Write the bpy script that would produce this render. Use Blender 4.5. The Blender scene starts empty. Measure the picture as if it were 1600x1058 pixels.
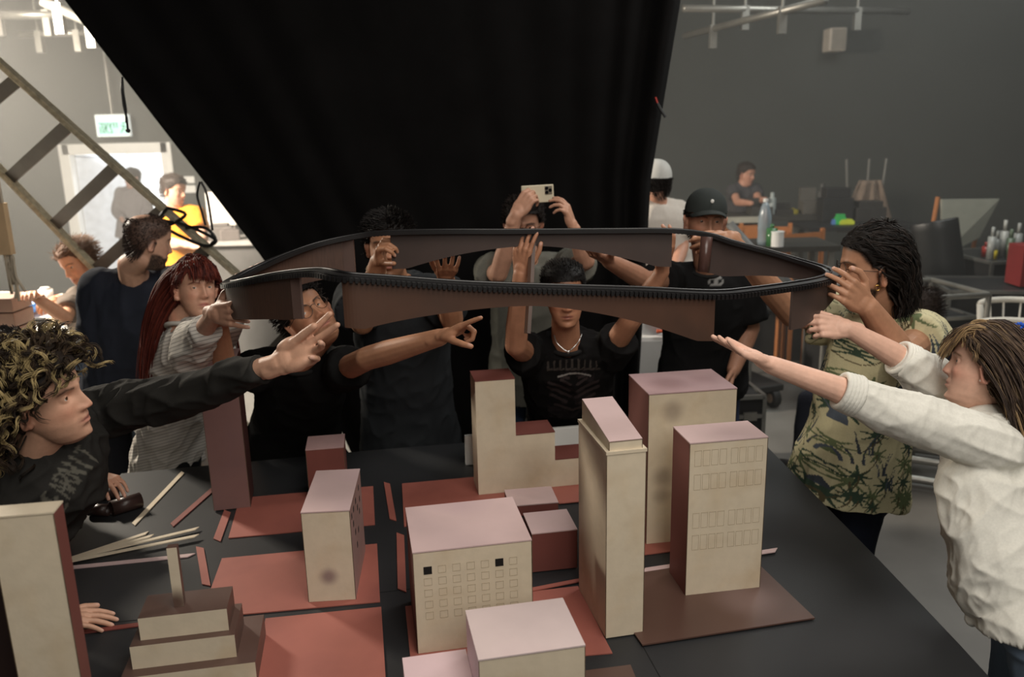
import bpy, bmesh, math, random
import numpy as np
from math import sin, cos, pi, radians, hypot, atan2
from mathutils import Vector, Matrix, Euler, noise

scene = bpy.context.scene
COL = scene.collection
random.seed(7)

# ---------------------------------------------------------------- camera
FPX = 1318.0
TH, ROLL, CAMZ = radians(14.2), radians(-1.28), 2.1
RM = Matrix.Rotation(pi / 2 - TH, 3, 'X') @ Matrix.Rotation(ROLL, 3, 'Z')
CAM = Vector((0, 0, CAMZ))
cam_data = bpy.data.cameras.new('camera')
cam_data.sensor_width = 36.0
cam_data.lens = FPX / 1600 * 36
cam_data.clip_start = 0.05
cam_data.clip_end = 60
cam_data.dof.use_dof = True
cam_data.dof.focus_distance = 2.35
cam_data.dof.aperture_fstop = 2.8
cam = bpy.data.objects.new('camera', cam_data)
cam.matrix_world = Matrix.Translation(CAM) @ RM.to_4x4()
COL.objects.link(cam)
scene.camera = cam

# ---------------------------------------------------------------- colour management, world, lights
scene.view_settings.view_transform = 'Standard'
scene.view_settings.look = 'None'
scene.view_settings.gamma = 1
scene.view_settings.exposure = -0.08
scene.view_settings.use_curve_mapping = False
scene.cycles.use_denoising = True
scene.cycles.max_bounces = 6
scene.cycles.volume_bounces = 0
scene.cycles.volume_step_rate = 4
scene.cycles.volume_max_steps = 64
scene.cycles.sample_clamp_indirect = 4.0
world = bpy.data.worlds.new('World')
scene.world = world
world.use_nodes = True
world.node_tree.nodes['Background'].inputs[0].default_value = (0.9, 0.95, 1.0, 1)
world.node_tree.nodes['Background'].inputs[1].default_value = 0.03


def light(name, kind, loc, energy, color=(1, 1, 1), size=1.0, target=None, size_y=None, spot=None):
    d = bpy.data.lights.new(name, kind)
    d.energy = energy
    d.color = color
    if kind == 'AREA':
        d.size = size
        if size_y:
            d.shape = 'RECTANGLE'; d.size_y = size_y
    else:
        d.shadow_soft_size = size
    if spot:
        d.spot_size = radians(spot); d.spot_blend = 0.6
    o = bpy.data.objects.new(name, d)
    o.location = loc
    if target is not None:
        o.rotation_euler = (Vector(target) - Vector(loc)).to_track_quat('-Z', 'Y').to_euler()
    COL.objects.link(o)
    return o


# added front fill, soft boxes hanging over the table, the work lamps at the back left, the lit room behind the door
light('front_fill', 'AREA', (0.8, -1.1, 3.3), 58, (1.0, 0.94, 0.86), 1.6, (0.5, 2.1, 0.9))  # fill added behind the camera to brighten front faces and people
light('overhead_softbox', 'AREA', (0.8, 0.9, 3.9), 50, (1.0, 0.93, 0.84), 1.5, (0.25, 2.1, 0.8))
light('rear_softbox', 'AREA', (1.9, 3.5, 3.9), 34, (1.0, 0.95, 0.9), 0.9, (0.2, 2.0, 0.9))
light('work_lamp', 'AREA', (-4.2, 5.4, 3.0), 560, (1.0, 0.89, 0.74), 0.7, (-3.0, 6.4, 1.2))
light('hall_lamp', 'AREA', (3.2, 6.2, 4.4), 108, (0.95, 0.98, 0.94), 2.0, (3.2, 7.6, 0))
light('corridor_lamp', 'AREA', (-4.8, 11.8, 2.9), 300, (0.95, 0.97, 1.0), 1.2, (-4.8, 11.4, 0))


# ---------------------------------------------------------------- picture <-> place
def ray(px, py):
    return RM @ Vector((px - 800, -(py - 529), -FPX))


def at(px, py, Y):
    d = ray(px, py); return CAM + d * (Y / d.y)


def atz(px, py, z):
    d = ray(px, py); return CAM + d * ((z - CAMZ) / d.z)


def lin(r, g, b):
    f = lambda c: (c / 255 / 12.92) if c / 255 <= .04045 else ((c / 255 + .055) / 1.055) ** 2.4
    return (f(r), f(g), f(b), 1)


# ---------------------------------------------------------------- materials
MATS = {}


def mat(name, col, rough=0.7, metal=0.0, var=0.12, scale=12.0, bump=0.0, bscale=80.0, emit=None, estr=0, spec=0.5,
        spots=(), attr=None, trans=0.0, alpha=1.0, mottled=None, mscale=2.5, stretch=None):
    """procedural surface: base colour with noise variation, optional soft-edged colour spots, optional colour attribute"""
    if name in MATS: return MATS[name]
    m = bpy.data.materials.new(name); m.use_nodes = True
    nt = m.node_tree; N = nt.nodes; L = nt.links
    b = N['Principled BSDF']
    b.inputs['Roughness'].default_value = rough
    b.inputs['Metallic'].default_value = metal
    b.inputs['Specular IOR Level'].default_value = spec
    tc = N.new('ShaderNodeTexCoord')
    co = tc.outputs['Object']
    if stretch:
        mp = N.new('ShaderNodeMapping'); mp.inputs['Scale'].default_value = stretch
        L.new(co, mp.inputs[0]); co = mp.outputs[0]
    nz = N.new('ShaderNodeTexNoise'); nz.inputs['Scale'].default_value = scale; nz.inputs['Detail'].default_value = 5
    L.new(co, nz.inputs['Vector'])
    mr = N.new('ShaderNodeMapRange')
    mr.inputs['From Min'].default_value = .25; mr.inputs['From Max'].default_value = .75
    mr.inputs['To Min'].default_value = 1 - var; mr.inputs['To Max'].default_value = 1 + var
    L.new(nz.outputs['Fac'], mr.inputs['Value'])
    if attr:
        at_ = N.new('ShaderNodeAttribute'); at_.attribute_name = attr; src = at_.outputs['Color']
    else:
        rgb = N.new('ShaderNodeRGB'); rgb.outputs[0].default_value = col; src = rgb.outputs[0]
    if mottled:
        n2 = N.new('ShaderNodeTexNoise'); n2.inputs['Scale'].default_value = mscale; n2.inputs['Detail'].default_value = 3
        L.new(co, n2.inputs['Vector'])
        r2 = N.new('ShaderNodeMapRange'); r2.inputs['From Min'].default_value = .5; r2.inputs['From Max'].default_value = .72
        L.new(n2.outputs['Fac'], r2.inputs['Value'])
        mx2 = N.new('ShaderNodeMix'); mx2.data_type = 'RGBA'
        L.new(r2.outputs[0], mx2.inputs[0]); L.new(src, mx2.inputs[6]); mx2.inputs[7].default_value = mottled
        src = mx2.outputs[2]
    for (p, r, c, k) in spots:
        d = N.new('ShaderNodeVectorMath'); d.operation = 'DISTANCE'; d.inputs[1].default_value = p
        L.new(tc.outputs['Object'], d.inputs[0])
        q = N.new('ShaderNodeMapRange'); q.interpolation_type = 'SMOOTHSTEP'
        q.inputs['From Min'].default_value = r * .15; q.inputs['From Max'].default_value = r
        q.inputs['To Min'].default_value = k; q.inputs['To Max'].default_value = 0
        L.new(d.outputs['Value'], q.inputs['Value'])
        mx3 = N.new('ShaderNodeMix'); mx3.data_type = 'RGBA'
        L.new(q.outputs[0], mx3.inputs[0]); L.new(src, mx3.inputs[6]); mx3.inputs[7].default_value = c
        src = mx3.outputs[2]
    mx = N.new('ShaderNodeVectorMath'); mx.operation = 'SCALE'
    L.new(src, mx.inputs[0]); L.new(mr.outputs[0], mx.inputs['Scale'])
    L.new(mx.outputs[0], b.inputs['Base Color'])
    if bump:
        nb = N.new('ShaderNodeTexNoise'); nb.inputs['Scale'].default_value = bscale; nb.inputs['Detail'].default_value = 4
        L.new(co, nb.inputs['Vector'])
        bp = N.new('ShaderNodeBump'); bp.inputs['Strength'].default_value = bump; bp.inputs['Distance'].default_value = .01
        L.new(nb.outputs['Fac'], bp.inputs['Height']); L.new(bp.outputs[0], b.inputs['Normal'])
    if emit:
        b.inputs['Emission Color'].default_value = emit; b.inputs['Emission Strength'].default_value = estr
    if trans: b.inputs['Transmission Weight'].default_value = trans
    if alpha < 1: b.inputs['Alpha'].default_value = alpha
    MATS[name] = m
    return m


# ---------------------------------------------------------------- object helpers
def link(o, parent=None):
    COL.objects.link(o)
    if parent is not None:
        o.parent = parent
        o.matrix_parent_inverse = Matrix.Identity(4)
    return o


def tag(o, label=None, cat=None, group=None, kind=None):
    if label: o['label'] = label
    if cat: o['category'] = cat
    if group: o['group'] = group
    if kind: o['kind'] = kind
    return o


def empty(name, loc=(0, 0, 0), yaw=0, label=None, cat=None, group=None):
    o = bpy.data.objects.new(name, None); o.empty_display_size = .05
    o.location = loc; o.rotation_euler = (0, 0, yaw)
    COL.objects.link(o)
    return tag(o, label, cat, group)


def clone(o, parent=None):
    c = o.copy(); COL.objects.link(c)
    if parent is not None: c.parent = parent
    for ch in list(o.children): clone(ch, c)
    return c


class MB:
    """collects simple solids and links them as one mesh"""

    def __init__(s, M=None):
        s.v = []; s.f = []; s.mi = []; s.M = M or Matrix.Identity(4)

    def poly(s, pts, faces, mi=0):
        n = len(s.v)
        s.v += [s.M @ Vector(p) for p in pts]
        for f in faces: s.f.append([n + i for i in f]); s.mi.append(mi)

    def box(s, x0, y0, z0, x1, y1, z1, mi=0, M=None):
        p = [(x0, y0, z0), (x1, y0, z0), (x1, y1, z0), (x0, y1, z0), (x0, y0, z1), (x1, y0, z1), (x1, y1, z1), (x0, y1, z1)]
        if M is not None: p = [M @ Vector(q) for q in p]
        F = [(3, 2, 1, 0), (4, 5, 6, 7), (0, 1, 5, 4), (1, 2, 6, 5), (2, 3, 7, 6), (3, 0, 4, 7)]
        if isinstance(mi, (list, tuple)):   # bottom, top, front, right, back, left
            n = len(s.v); s.v += [s.M @ Vector(q) for q in p]
            for f, k in zip(F, mi): s.f.append([n + i for i in f]); s.mi.append(k)
        else:
            s.poly(p, F, mi)

    def prism(s, pts, z0, z1, mi=0, M=None):
        n = len(pts)
        P = [(x, y, z0) for x, y in pts] + [(x, y, z1) for x, y in pts]
        if M is not None: P = [M @ Vector(q) for q in P]
        s.poly(P, [tuple(reversed(range(n))), tuple(range(n, 2 * n))] + [(i, (i + 1) % n, n + (i + 1) % n, n + i) for i in range(n)], mi)

    def tube(s, pts, r, n=8, mi=0, cap=True, closed=False, flat=None):
        pts = [Vector(p) for p in pts]
        rr = r if isinstance(r, (list, tuple)) else [r] * len(pts)
        rings = []; up = None
        for i, p in enumerate(pts):
            if closed: t = pts[(i + 1) % len(pts)] - pts[i - 1]
            else: t = pts[min(i + 1, len(pts) - 1)] - pts[max(i - 1, 0)]
            t = t.normalized() if t.length > 1e-9 else Vector((0, 0, 1))
            if up is None:
                up = Vector((0, 0, 1)) if abs(t.z) < .9 else Vector((1, 0, 0))
            a = up - t * up.dot(t)
            if a.length < 1e-6: a = t.orthogonal()
            a.normalize(); b = t.cross(a); up = a
            fl = flat or 1
            rings.append([p + (a * cos(2 * pi * k / n) * fl + b * sin(2 * pi * k / n)) * rr[i] for k in range(n)])
        P = [q for R in rings for q in R]; F = []
        m = len(pts)
        for i in range(m if closed else m - 1):
            j = (i + 1) % m
            for k in range(n): F.append((i * n + k, i * n + (k + 1) % n, j * n + (k + 1) % n, j * n + k))
        if cap and not closed:
            F.append(tuple(reversed(range(n)))); F.append(tuple((m - 1) * n + k for k in range(n)))
        s.poly(P, F, mi)

    def cyl(s, p0, p1, r, n=16, mi=0): s.tube([p0, p1], r, n, mi)

    def ball(s, c, r, n=10, mi=0, M=None):
        r = r if isinstance(r, (list, tuple)) else (r, r, r)
        P = [(0, 0, r[2])]; F = []
        for i in range(1, n):
            t = pi * i / n
            for k in range(2 * n):
                a = pi * k / n; P.append((r[0] * sin(t) * cos(a), r[1] * sin(t) * sin(a), r[2] * cos(t)))
        P.append((0, 0, -r[2])); w = 2 * n
        for k in range(w): F.append((0, 1 + k, 1 + (k + 1) % w))
        for i in range(n - 2):
            for k in range(w):
                a = 1 + i * w; F.append((a + k, a + w + k, a + w + (k + 1) % w, a + (k + 1) % w))
        e = len(P) - 1; a = 1 + (n - 2) * w
        for k in range(w): F.append((a + k, e, a + (k + 1) % w))
        if M is not None: P = [M @ Vector(q) for q in P]
        s.poly([Vector(q) + Vector(c) for q in P], F, mi)

    def sheet(s, grid, th, mi=0):
        """a grid of points (rows) given thickness along its normals"""
        R, Cn = len(grid), len(grid[0]); g = [[Vector(p) for p in r] for r in grid]
        P = []; Q = []
        for i in range(R):
            for j in range(Cn):
                u = g[i][min(j + 1, Cn - 1)] - g[i][max(j - 1, 0)]; v = g[min(i + 1, R - 1)][j] - g[max(i - 1, 0)][j]
                n_ = u.cross(v); n_ = n_.normalized() if n_.length > 1e-12 else Vector((0, 0, 1))
                P.append(g[i][j] + n_ * th / 2); Q.append(g[i][j] - n_ * th / 2)
        o = R * Cn; F = []
        for i in range(R - 1):
            for j in range(Cn - 1):
                a = i * Cn + j; F.append((a, a + 1, a + Cn + 1, a + Cn)); F.append((o + a + Cn, o + a + Cn + 1, o + a + 1, o + a))
        for j in range(Cn - 1):
            a = j; F.append((a, o + a, o + a + 1, a + 1)); a = (R - 1) * Cn + j; F.append((a + 1, o + a + 1, o + a, a))
        for i in range(R - 1):
            a = i * Cn; F.append((a + Cn, o + a + Cn, o + a, a)); a = i * Cn + Cn - 1; F.append((a, o + a, o + a + Cn, a + Cn))
        s.poly(P + Q, F, mi)

    def build(s, name, mats, parent=None, smooth=False, loc=None, bevel=0, rot=None):
        me = bpy.data.meshes.new(name)
        me.from_pydata([tuple(v) for v in s.v], [], s.f)
        for m in (mats if isinstance(mats, (list, tuple)) else [mats]): me.materials.append(m)
        me.polygons.foreach_set('material_index', s.mi)
        if smooth: me.polygons.foreach_set('use_smooth', [True] * len(me.polygons))
        me.update()
        o = bpy.data.objects.new(name, me)
        if loc is not None: o.location = loc
        if rot is not None: o.rotation_euler = rot
        link(o, parent)
        if bevel:
            b = o.modifiers.new('bevel', 'BEVEL'); b.width = bevel; b.segments = 2; b.limit_method = 'ANGLE'
        return o


def structure(o):
    o['kind'] = 'structure'; return o


def yawM(x, y, z, deg): return Matrix.Translation((x, y, z)) @ Matrix.Rotation(radians(deg), 4, 'Z')
# ================================================================ the room
m_floor = mat('grey_floor', lin(120, 118, 114), .55, var=.15, scale=3, bump=.05)
m_wall = mat('charcoal_wall', lin(72, 74, 71), .9, var=.06, scale=2)
m_ceil = mat('dark_ceiling', lin(52, 52, 50), .9)
m_white = mat('white_paint', lin(225, 225, 222), .5, var=.03)
m_steel = mat('galvanised_steel', lin(150, 148, 142), .4, .7, var=.1)
m_black = mat('black_plastic', lin(22, 22, 22), .45)
m_blackcloth = mat('black_curtain_cloth', lin(17, 16, 16), .95, var=.2, scale=5, bump=.15, bscale=300, spec=.1)

YB = 10.5
b = MB(); b.box(-7, -3, -.1, 8, 14.5, 0); structure(b.build('floor', m_floor))
b = MB(); b.box(-7, -3, 4.6, 8, 14.5, 4.7); structure(b.build('ceiling', m_ceil))
dl, dr, dt = at(97, 232, YB).x, at(262, 226, YB).x, at(180, 229, YB).z
b = MB()
b.box(-7, YB, 0, dl, YB + .15, 4.6); b.box(dr, YB, 0, 8, YB + .15, 4.6); b.box(dl, YB, dt, dr, YB + .15, 4.6)
structure(b.build('wall_back', m_wall))
b = MB(); b.box(-7.15, -3, 0, -7, 14.5, 4.6); structure(b.build('wall_left', m_wall))
b = MB(); b.box(8, -3, 0, 8.15, 14.5, 4.6); structure(b.build('wall_right', m_wall))
b = MB(); b.box(-7, -3.1, 0, 8, -3, 4.6); structure(b.build('wall_front', m_wall))
b = MB(); b.box(-6.8, 13.4, 0, -3.2, 13.5, 3.2); b.box(-6.9, YB + .15, 0, -6.8, 13.4, 3.2); b.box(-3.2, YB + .15, 0, -3.1, 13.4, 3.2)
b.box(-6.8, YB + .15, 3.1, -3.2, 13.4, 3.2)
structure(b.build('wall_corridor', m_white))
b = MB()
for x0, x1 in ((dl - .04, dl + .09), (dr - .09, dr + .04)): b.box(x0, YB - .03, 0, x1, YB + .17, dt + .04)
b.box(dl, YB - .03, dt - .09, dr, YB + .17, dt + .04)
structure(b.build('trim_1', m_white, bevel=.008))
dm = at(200, 300, YB).x
b = MB(Matrix.Translation((dl + .09, YB + .1, 0)) @ Matrix.Rotation(radians(38), 4, 'Z'))
b.box(0, -.02, .01, (dm - dl - .1), .02, dt - .1)
d1 = structure(b.build('door_1', mat('door_white', lin(205, 212, 222), .4), bevel=.004))
hb = MB(Matrix.Translation((dl + .09, YB + .1, 0)) @ Matrix.Rotation(radians(38), 4, 'Z'))
hb.cyl((.55, -.05, 1.0), (.66, -.05, 1.0), .012); hb.cyl((.64, -.05, 1.0), (.64, -.02, 1.0), .012)
hb.build('door_handle', m_steel, d1)

# exit sign
e0, e1 = at(147, 181, YB - .25), at(203, 213, YB - .25)
sg = empty('exit_sign', (e0.x, YB - .25, e1.z), 0, 'lit white exit sign box with green Hebrew lettering above the doorway', 'sign')
w, h = e1.x - e0.x, e0.z - e1.z
b = MB(); b.box(0, 0, 0, w, .08, h * 1.05); b.build('sign_box', mat('sign_white', lin(235, 240, 238), .4, emit=lin(235, 245, 240), estr=.55), sg, bevel=.01)
b = MB(); b.box(.03, -.006, .02, w - .01, -.001, h * .72); b.build('sign_face', mat('sign_face', lin(190, 230, 225), .4, emit=lin(170, 235, 225), estr=.6), sg)
b = MB(); gz = h * .72
b.cyl((w * .5, .04, h), (w * .5, .04, 4.6 - e1.z), .012); b.build('hanger', m_steel, sg)
m_green = mat('sign_green', lin(30, 130, 100), .5, emit=lin(30, 150, 110), estr=.5)
b = MB(); hh = gz * .62; y0 = .045
def stroke(x0, z0, x1, z1, t=.011):
    a = Vector((x0, 0, z0)); c = Vector((x1, 0, z1)); d = (c - a).normalized() * t / 2; n = Vector((-d.z, 0, d.x))
    b.poly([(a - d + n) + Vector((0, -.012, 0)), (a - d - n) + Vector((0, -.012, 0)), (c + d - n) + Vector((0, -.012, 0)), (c + d + n) + Vector((0, -.012, 0)),
            (a - d + n) + Vector((0, -.006, 0)), (a - d - n) + Vector((0, -.006, 0)), (c + d - n) + Vector((0, -.006, 0)), (c + d + n) + Vector((0, -.006, 0))],
           [(0, 1, 2, 3), (7, 6, 5, 4), (0, 4, 5, 1), (1, 5, 6, 2), (2, 6, 7, 3), (3, 7, 4, 0)])
X = .05; lw = w * .085
# letters drawn left to right as they stand: he, alef, tsadi, yod, yod-shaped first letter
stroke(X, y0 + hh, X + lw, y0 + hh); stroke(X + lw, y0 + hh, X + lw, y0); stroke(X + .004, y0, X + .004, y0 + hh * .6); X += lw * 1.7
stroke(X, y0 + hh, X + lw, y0); stroke(X + lw, y0 + hh, X + lw * .8, y0 + hh * .45); stroke(X, y0, X + lw * .15, y0 + hh * .6); X += lw * 1.6
stroke(X, y0 + hh, X + lw, y0 + hh * .1); stroke(X + lw, y0 + hh, X + lw * .6, y0 + hh * .6); stroke(X, y0, X + lw, y0); X += lw * 1.6
stroke(X, y0 + hh, X + lw * .3, y0 + hh); stroke(X + lw * .3, y0 + hh, X + lw * .3, y0 + hh * .55); X += lw
stroke(X, y0 + hh, X + lw * .3, y0 + hh); stroke(X + lw * .3, y0 + hh, X + lw * .3, y0 + hh * .55); X += lw * 1.2
b.build('lettering', m_green, sg)
b = MB(); rx = X + .05
b.ball((rx, -.009, y0 + hh), (.012, .004, .012), 6); b.tube([(rx, -.009, y0 + hh * .8), (rx - .01, -.009, y0 + hh * .4), (rx - .04, -.009, y0)], .007, 6)
b.tube([(rx - .01, -.009, y0 + hh * .4), (rx + .02, -.009, y0 + hh * .25), (rx + .02, -.009, y0)], .007, 6)
b.tube([(rx - .03, -.009, y0 + hh * .7), (rx, -.009, y0 + hh * .75), (rx + .03, -.009, y0 + hh * .5)], .006, 6)
b.build('running_figure', m_green, sg)

# pipes under the ceiling
def pipe(p0, p1, r, label):
    b = MB(); b.cyl(p0, p1, r, 12); n = max(2, int((Vector(p1) - Vector(p0)).length / .9))
    o = b.build('ceiling_pipe', m_steel, smooth=True)
    tag(o, label, 'pipe', 'rigging pipes under the ceiling')
    for i in range(n):
        q = Vector(p0).lerp(Vector(p1), (i + .5) / n)
        c = MB(); c.box(q.x - .03, q.y - .03, q.z - r - .14, q.x + .03, q.y + .03, q.z + r); c.cyl(q, (q.x, q.y, 4.6), .012, 6)
        c.build('clamp', m_steel, o)
pipe(at(-40, 23, 8), at(110, 23, 8), .04, 'pale horizontal rigging pipe at upper left, higher of the two level ones')
pipe(at(30, 54, 8.6), at(150, 51, 8.6), .03, 'pale horizontal rigging pipe at upper left, lower of the two level ones')
pipe(at(66, 2, 6.5), at(165, 46, 6.5), .035, 'pale rigging pipe slanting down towards the black curtain at upper left')
pipe(at(1068, 13, 7.5), at(1420, 18, 8.5), .03, 'level rigging pipe at upper right beside the curtain edge')
pipe(at(1070, 56, 8.5), at(1290, 0, 6.5), .03, 'rigging pipe slanting up to the right at upper right')
# speaker box on the back wall
p = at(1304, 63, YB - .2)
sp = empty('wall_speaker', p, 0, 'small pale box speaker high up on the charcoal back wall', 'speaker')
b = MB(); b.box(-.1, -.12, -.13, .1, .12, .13); b.build('cabinet', mat('pale_box', lin(190, 180, 168), .6), sp, bevel=.02)
b = MB(); b.box(-.08, -.13, -.11, .08, -.121, .11); b.build('grille', mat('pale_grille', lin(150, 142, 132), .8), sp)
b = MB(); b.cyl((0, .12, 0), (0, .2, 0), .03); b.build('bracket', m_steel, sp)

# ================================================================ the big black curtain
def curtain():
    Y = 4.3
    # left edge runs diagonally, right edge hangs nearly straight, gathered into folds
    rows = 60; cols = 150; grid = []
    for i in range(rows + 1):
        t = i / rows; z = 3.55 - t * 3.45
        # pixel row of that height at depth Y
        py = 529 + FPX * math.tan(math.atan2(CAMZ - z, Y) - TH)
        if py < 405: xl = at(110 + (py) * (305 / 405.0), py, Y).x
        else: xl = at(415 + (py - 405) * .45, py, Y).x
        xr = at(1068 - .17 * max(py, 0) if py < 290 else 1019 - .06 * (py - 290), py, Y).x
        if py > 290: xr += 0
        row = []
        for j in range(cols + 1):
            s = j / cols; x = xl + (xr - xl) * s
            amp = .003 + .07 * max(0, (s - .86) / .14)
            y = Y + amp * sin(s * (70 + 30 * max(0, s - .8)) + .6 * sin(t * 3)) + .03 * noise.noise((s * 5, t * 2.5, 0)) + .02 * noise.noise((s * 16, t * 1.5, 4))
            row.append((x, y, z))
        grid.append(row)
    b = MB(); b.sheet(grid, .006)
    o = b.build('curtain', m_blackcloth, smooth=True)
    tag(o, 'huge black cloth hanging behind the group with a slanted left edge', 'curtain')
    b = MB(); b.cyl((grid[0][0][0] - .3, Y, 3.57), (grid[0][-1][0] + .3, Y, 3.57), .03)
    for k in range(4):
        x = -2 + k * 1.2; b.cyl((x, Y, 3.57), (x, Y, 4.6), .01, 6)
    b.build('rail', m_steel, o, smooth=True)
    # cord tied to the slanted edge, and tie ribbon on the right edge
    c = MB(); Yc = Y - .03
    c.tube([at(191, 120, Yc), at(190, 140, Yc), at(193, 165, Yc), at(198, 185, Yc), at(200, 205, Yc)], .006, 6)
    c.tube([at(191, 120, Yc), at(193, 145, Yc), at(197, 170, Yc), at(197, 192, Yc)], .005, 6)
    c.ball(at(200, 204, Yc), .012, 5)
    c.build('tie_cord', m_black, o, smooth=True)
    c = MB(); Yc = Y - .14
    c.tube([at(1024, 152, Yc), at(1027, 161, Yc)], .012, 6, flat=.4); c.build('red_tag', mat('red_tape', lin(190, 50, 40), .5), o)
    c = MB(); c.tube([at(1027, 161, Yc), at(1033, 172, Yc), at(1040, 183, Yc)], .007, 6); c.build('tie_ribbon', m_black, o)
curtain()

# ================================================================ the table
T = .82
m_table = mat('black_table_board', lin(44, 45, 47), .48, var=.12, scale=4, bump=.03, bscale=200, spec=.35)
tb = empty('work_table', (-.2, 2.2, 0), 0, 'large low table topped with matte black boards holding the cardboard city', 'table')
tb_inv = Matrix.Translation((.2, -2.2, 0))
outline = [(1.12, 1.05), (1.1, 1.85), (1.08, 2.27), (1.0, 3.5), (-.536, 3.255), (-1.53, 3.06), (-1.42, 1.05)]
b = MB(tb_inv); b.prism(outline, T - .035, T); b.build('table_top', m_table, tb, bevel=.002)
b = MB(tb_inv)
# seams between the boards
for p0, p1 in (((-1.25, 2.0), (-.1, 2.2)), ((.43, 1.2), (.31, 1.88))):
    d = (Vector(p1) - Vector(p0)).normalized(); n = Vector((-d.y, d.x)) * .0012
    b.prism([tuple(Vector(p0) - n), tuple(Vector(p1) - n), tuple(Vector(p1) + n), tuple(Vector(p0) + n)], T, T + .0006)
b.build('board_seam', mat('seam_black', lin(8, 8, 8), .9), tb)
for x, y in ((.95, 1.2), (.88, 3.2), (-1.25, 1.2), (-1.3, 2.9)):
    b = MB(tb_inv); b.box(x - .03, y - .03, 0, x + .03, y + .03, T - .036); b.build('leg', mat('leg_wood', lin(70, 55, 42), .6), tb)

# ================================================================ card sheets and strips
def sheet(name, pts, z0, th, m, label, cat='sheet', group=None):
    cx = sum(p[0] for p in pts) / len(pts); cy = sum(p[1] for p in pts) / len(pts)
    b = MB(); b.prism([(x - cx, y - cy) for x, y in pts], 0, th)
    o = b.build(name, m, loc=(cx, cy, z0)); tag(o, label, cat, group); return o
m_red = mat('red_card', lin(160, 94, 82), .62, var=.06, scale=9, mottled=lin(148, 86, 76), mscale=5)
m_reddk = mat('dark_red_card', lin(128, 66, 58), .62, var=.06)
m_cream = mat('cream_card', lin(213, 199, 175), .6, var=.05, scale=30, mottled=lin(204, 186, 158), mscale=8, bump=.04)
m_pink = mat('pink_card', lin(202, 176, 174), .55, var=.05, scale=10, mottled=lin(192, 166, 167), mscale=5)
m_brown = mat('brown_card', lin(92, 70, 62), .42, var=.06, scale=10, mottled=lin(104, 84, 78), mscale=4)
Z = T + .0008
G = 'red card sheets lying as city blocks'
sheet('card_sheet', [(-.933, 2.496), (-.469, 2.568), (-.523, 2.878), (-.99, 2.80)], Z, .003, m_red, 'red card sheet lying under the rear left towers', group=G)
sheet('card_sheet', [(-.862, 2.035), (-.383, 2.096), (-.442, 2.434), (-.91, 2.362)], Z, .003, m_red, 'red card sheet under the narrow block with a purple spray spot', group=G)
sheet('card_sheet', [(-.63, 1.7), (-.318, 1.745), (-.376, 2.07), (-.682, 2.026)], Z, .003, m_red, 'red card sheet at bottom between the stepped model and the windowed block', group=G)
sheet('card_sheet', [(-.37, 2.55), (.14, 2.64), (.10, 2.985), (-.419, 2.895)], Z, .003, m_red, 'red card sheet under the L-shaped stepped cream tower', group=G)
sheet('card_sheet', [(-.262, 1.79), (.232, 1.838), (.172, 2.155), (-.31, 2.07)], Z, .003, m_red, 'red card sheet under the windowed block and tallest slanted-roof tower', group=G)
sheet('card_sheet', [(.15, 2.69), (.45, 2.74), (.41, 2.95), (.11, 2.9)], Z + .0035, .003, m_red, 'red card sheet corner behind the slanted-roof tower', group=G)
sheet('card_sheet', [(.30, 2.31), (.70, 2.385), (.66, 2.66), (.27, 2.60)], Z, .003, m_red, 'red card sheet under the big rear right tower', group=G)
nb = mat('brown_glossy_card', lin(88, 64, 56), .33, var=.06, scale=8, spots=(((.12, -.02, .01), .12, lin(150, 128, 126), .35),))  # lighter spot paints the rear light's reflection into the card colour
sheet('card_sheet', [(.31, 1.862), (.779, 1.963), (.70, 2.30), (.22, 2.21)], Z + .004, .004, nb, 'smooth brown card sheet under the front right tower')
sheet('card_sheet', [(.12, 1.50), (.30, 1.53), (.27, 1.79), (.09, 1.76)], Z, .003, m_brown, 'dark brown card sheet at the bottom edge beside the front pink-roofed block')
def strip(p0, p1, w, m, label, th=.003, z=0):
    p0, p1 = Vector(p0), Vector(p1); d = (p1 - p0).normalized(); n = Vector((-d.y, d.x)) * w / 2
    sk = d * w * .5
    return sheet('card_strip', [tuple(p0 - n - sk), tuple(p1 - n - sk), tuple(p1 + n + sk), tuple(p0 + n + sk)], Z + z, th, m, label, 'strip', 'loose card strips on the table')
strip((-.476, 2.905), (-.413, 2.60), .021, m_red, 'short red card strip upright between the two rear red sheets')
strip((-.376, 2.497), (-.329, 2.154), .024, m_red, 'red card strip running along the left side of the windowed block')
strip((-1.287, 3.05), (-1.29, 2.61), .018, m_cream, 'single cream strip lying apart behind the rolled brown pieces')
strip((-1.11, 2.92), (-1.156, 2.598), .022, m_reddk, 'dark red strip leaning towards the mauve tower foot')
strip((-1.0, 2.695), (-.966, 2.483), .026, m_red, 'short red strip at the foot of the mauve tower')
strip((-1.005, 2.437), (-.905, 2.207), .022, m_red, 'red strip pointing at the chimney of the stepped model')
for k, (a, c, lb) in enumerate((((-1.40, 2.375), (-1.217, 2.545), 'cream strip at the top of the fanned bundle'),
                                ((-1.41, 2.362), (-1.189, 2.517), 'cream strip second from the top of the fanned bundle'),
                                ((-1.42, 2.345), (-1.055, 2.555), 'cream strip third in the fanned bundle, passing behind the chimney'),
                                ((-1.42, 2.325), (-1.035, 2.497), 'lowest cream strip of the fanned bundle'))):
    strip(a, c, .016, m_cream, lb, z=.0035 * k)
strip((-1.40, 2.32), (-1.014, 2.387), .02, m_pink, 'pink strip lying just in front of the cream fan')
strip((-1.24, 1.965), (-.93, 2.03), .018, m_reddk, 'thin dull red strip passing behind the stepped model')
strip((.37, 2.225), (.79, 2.327), .02, m_pink, 'pink strip running behind the front right tower', z=.006)
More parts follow.
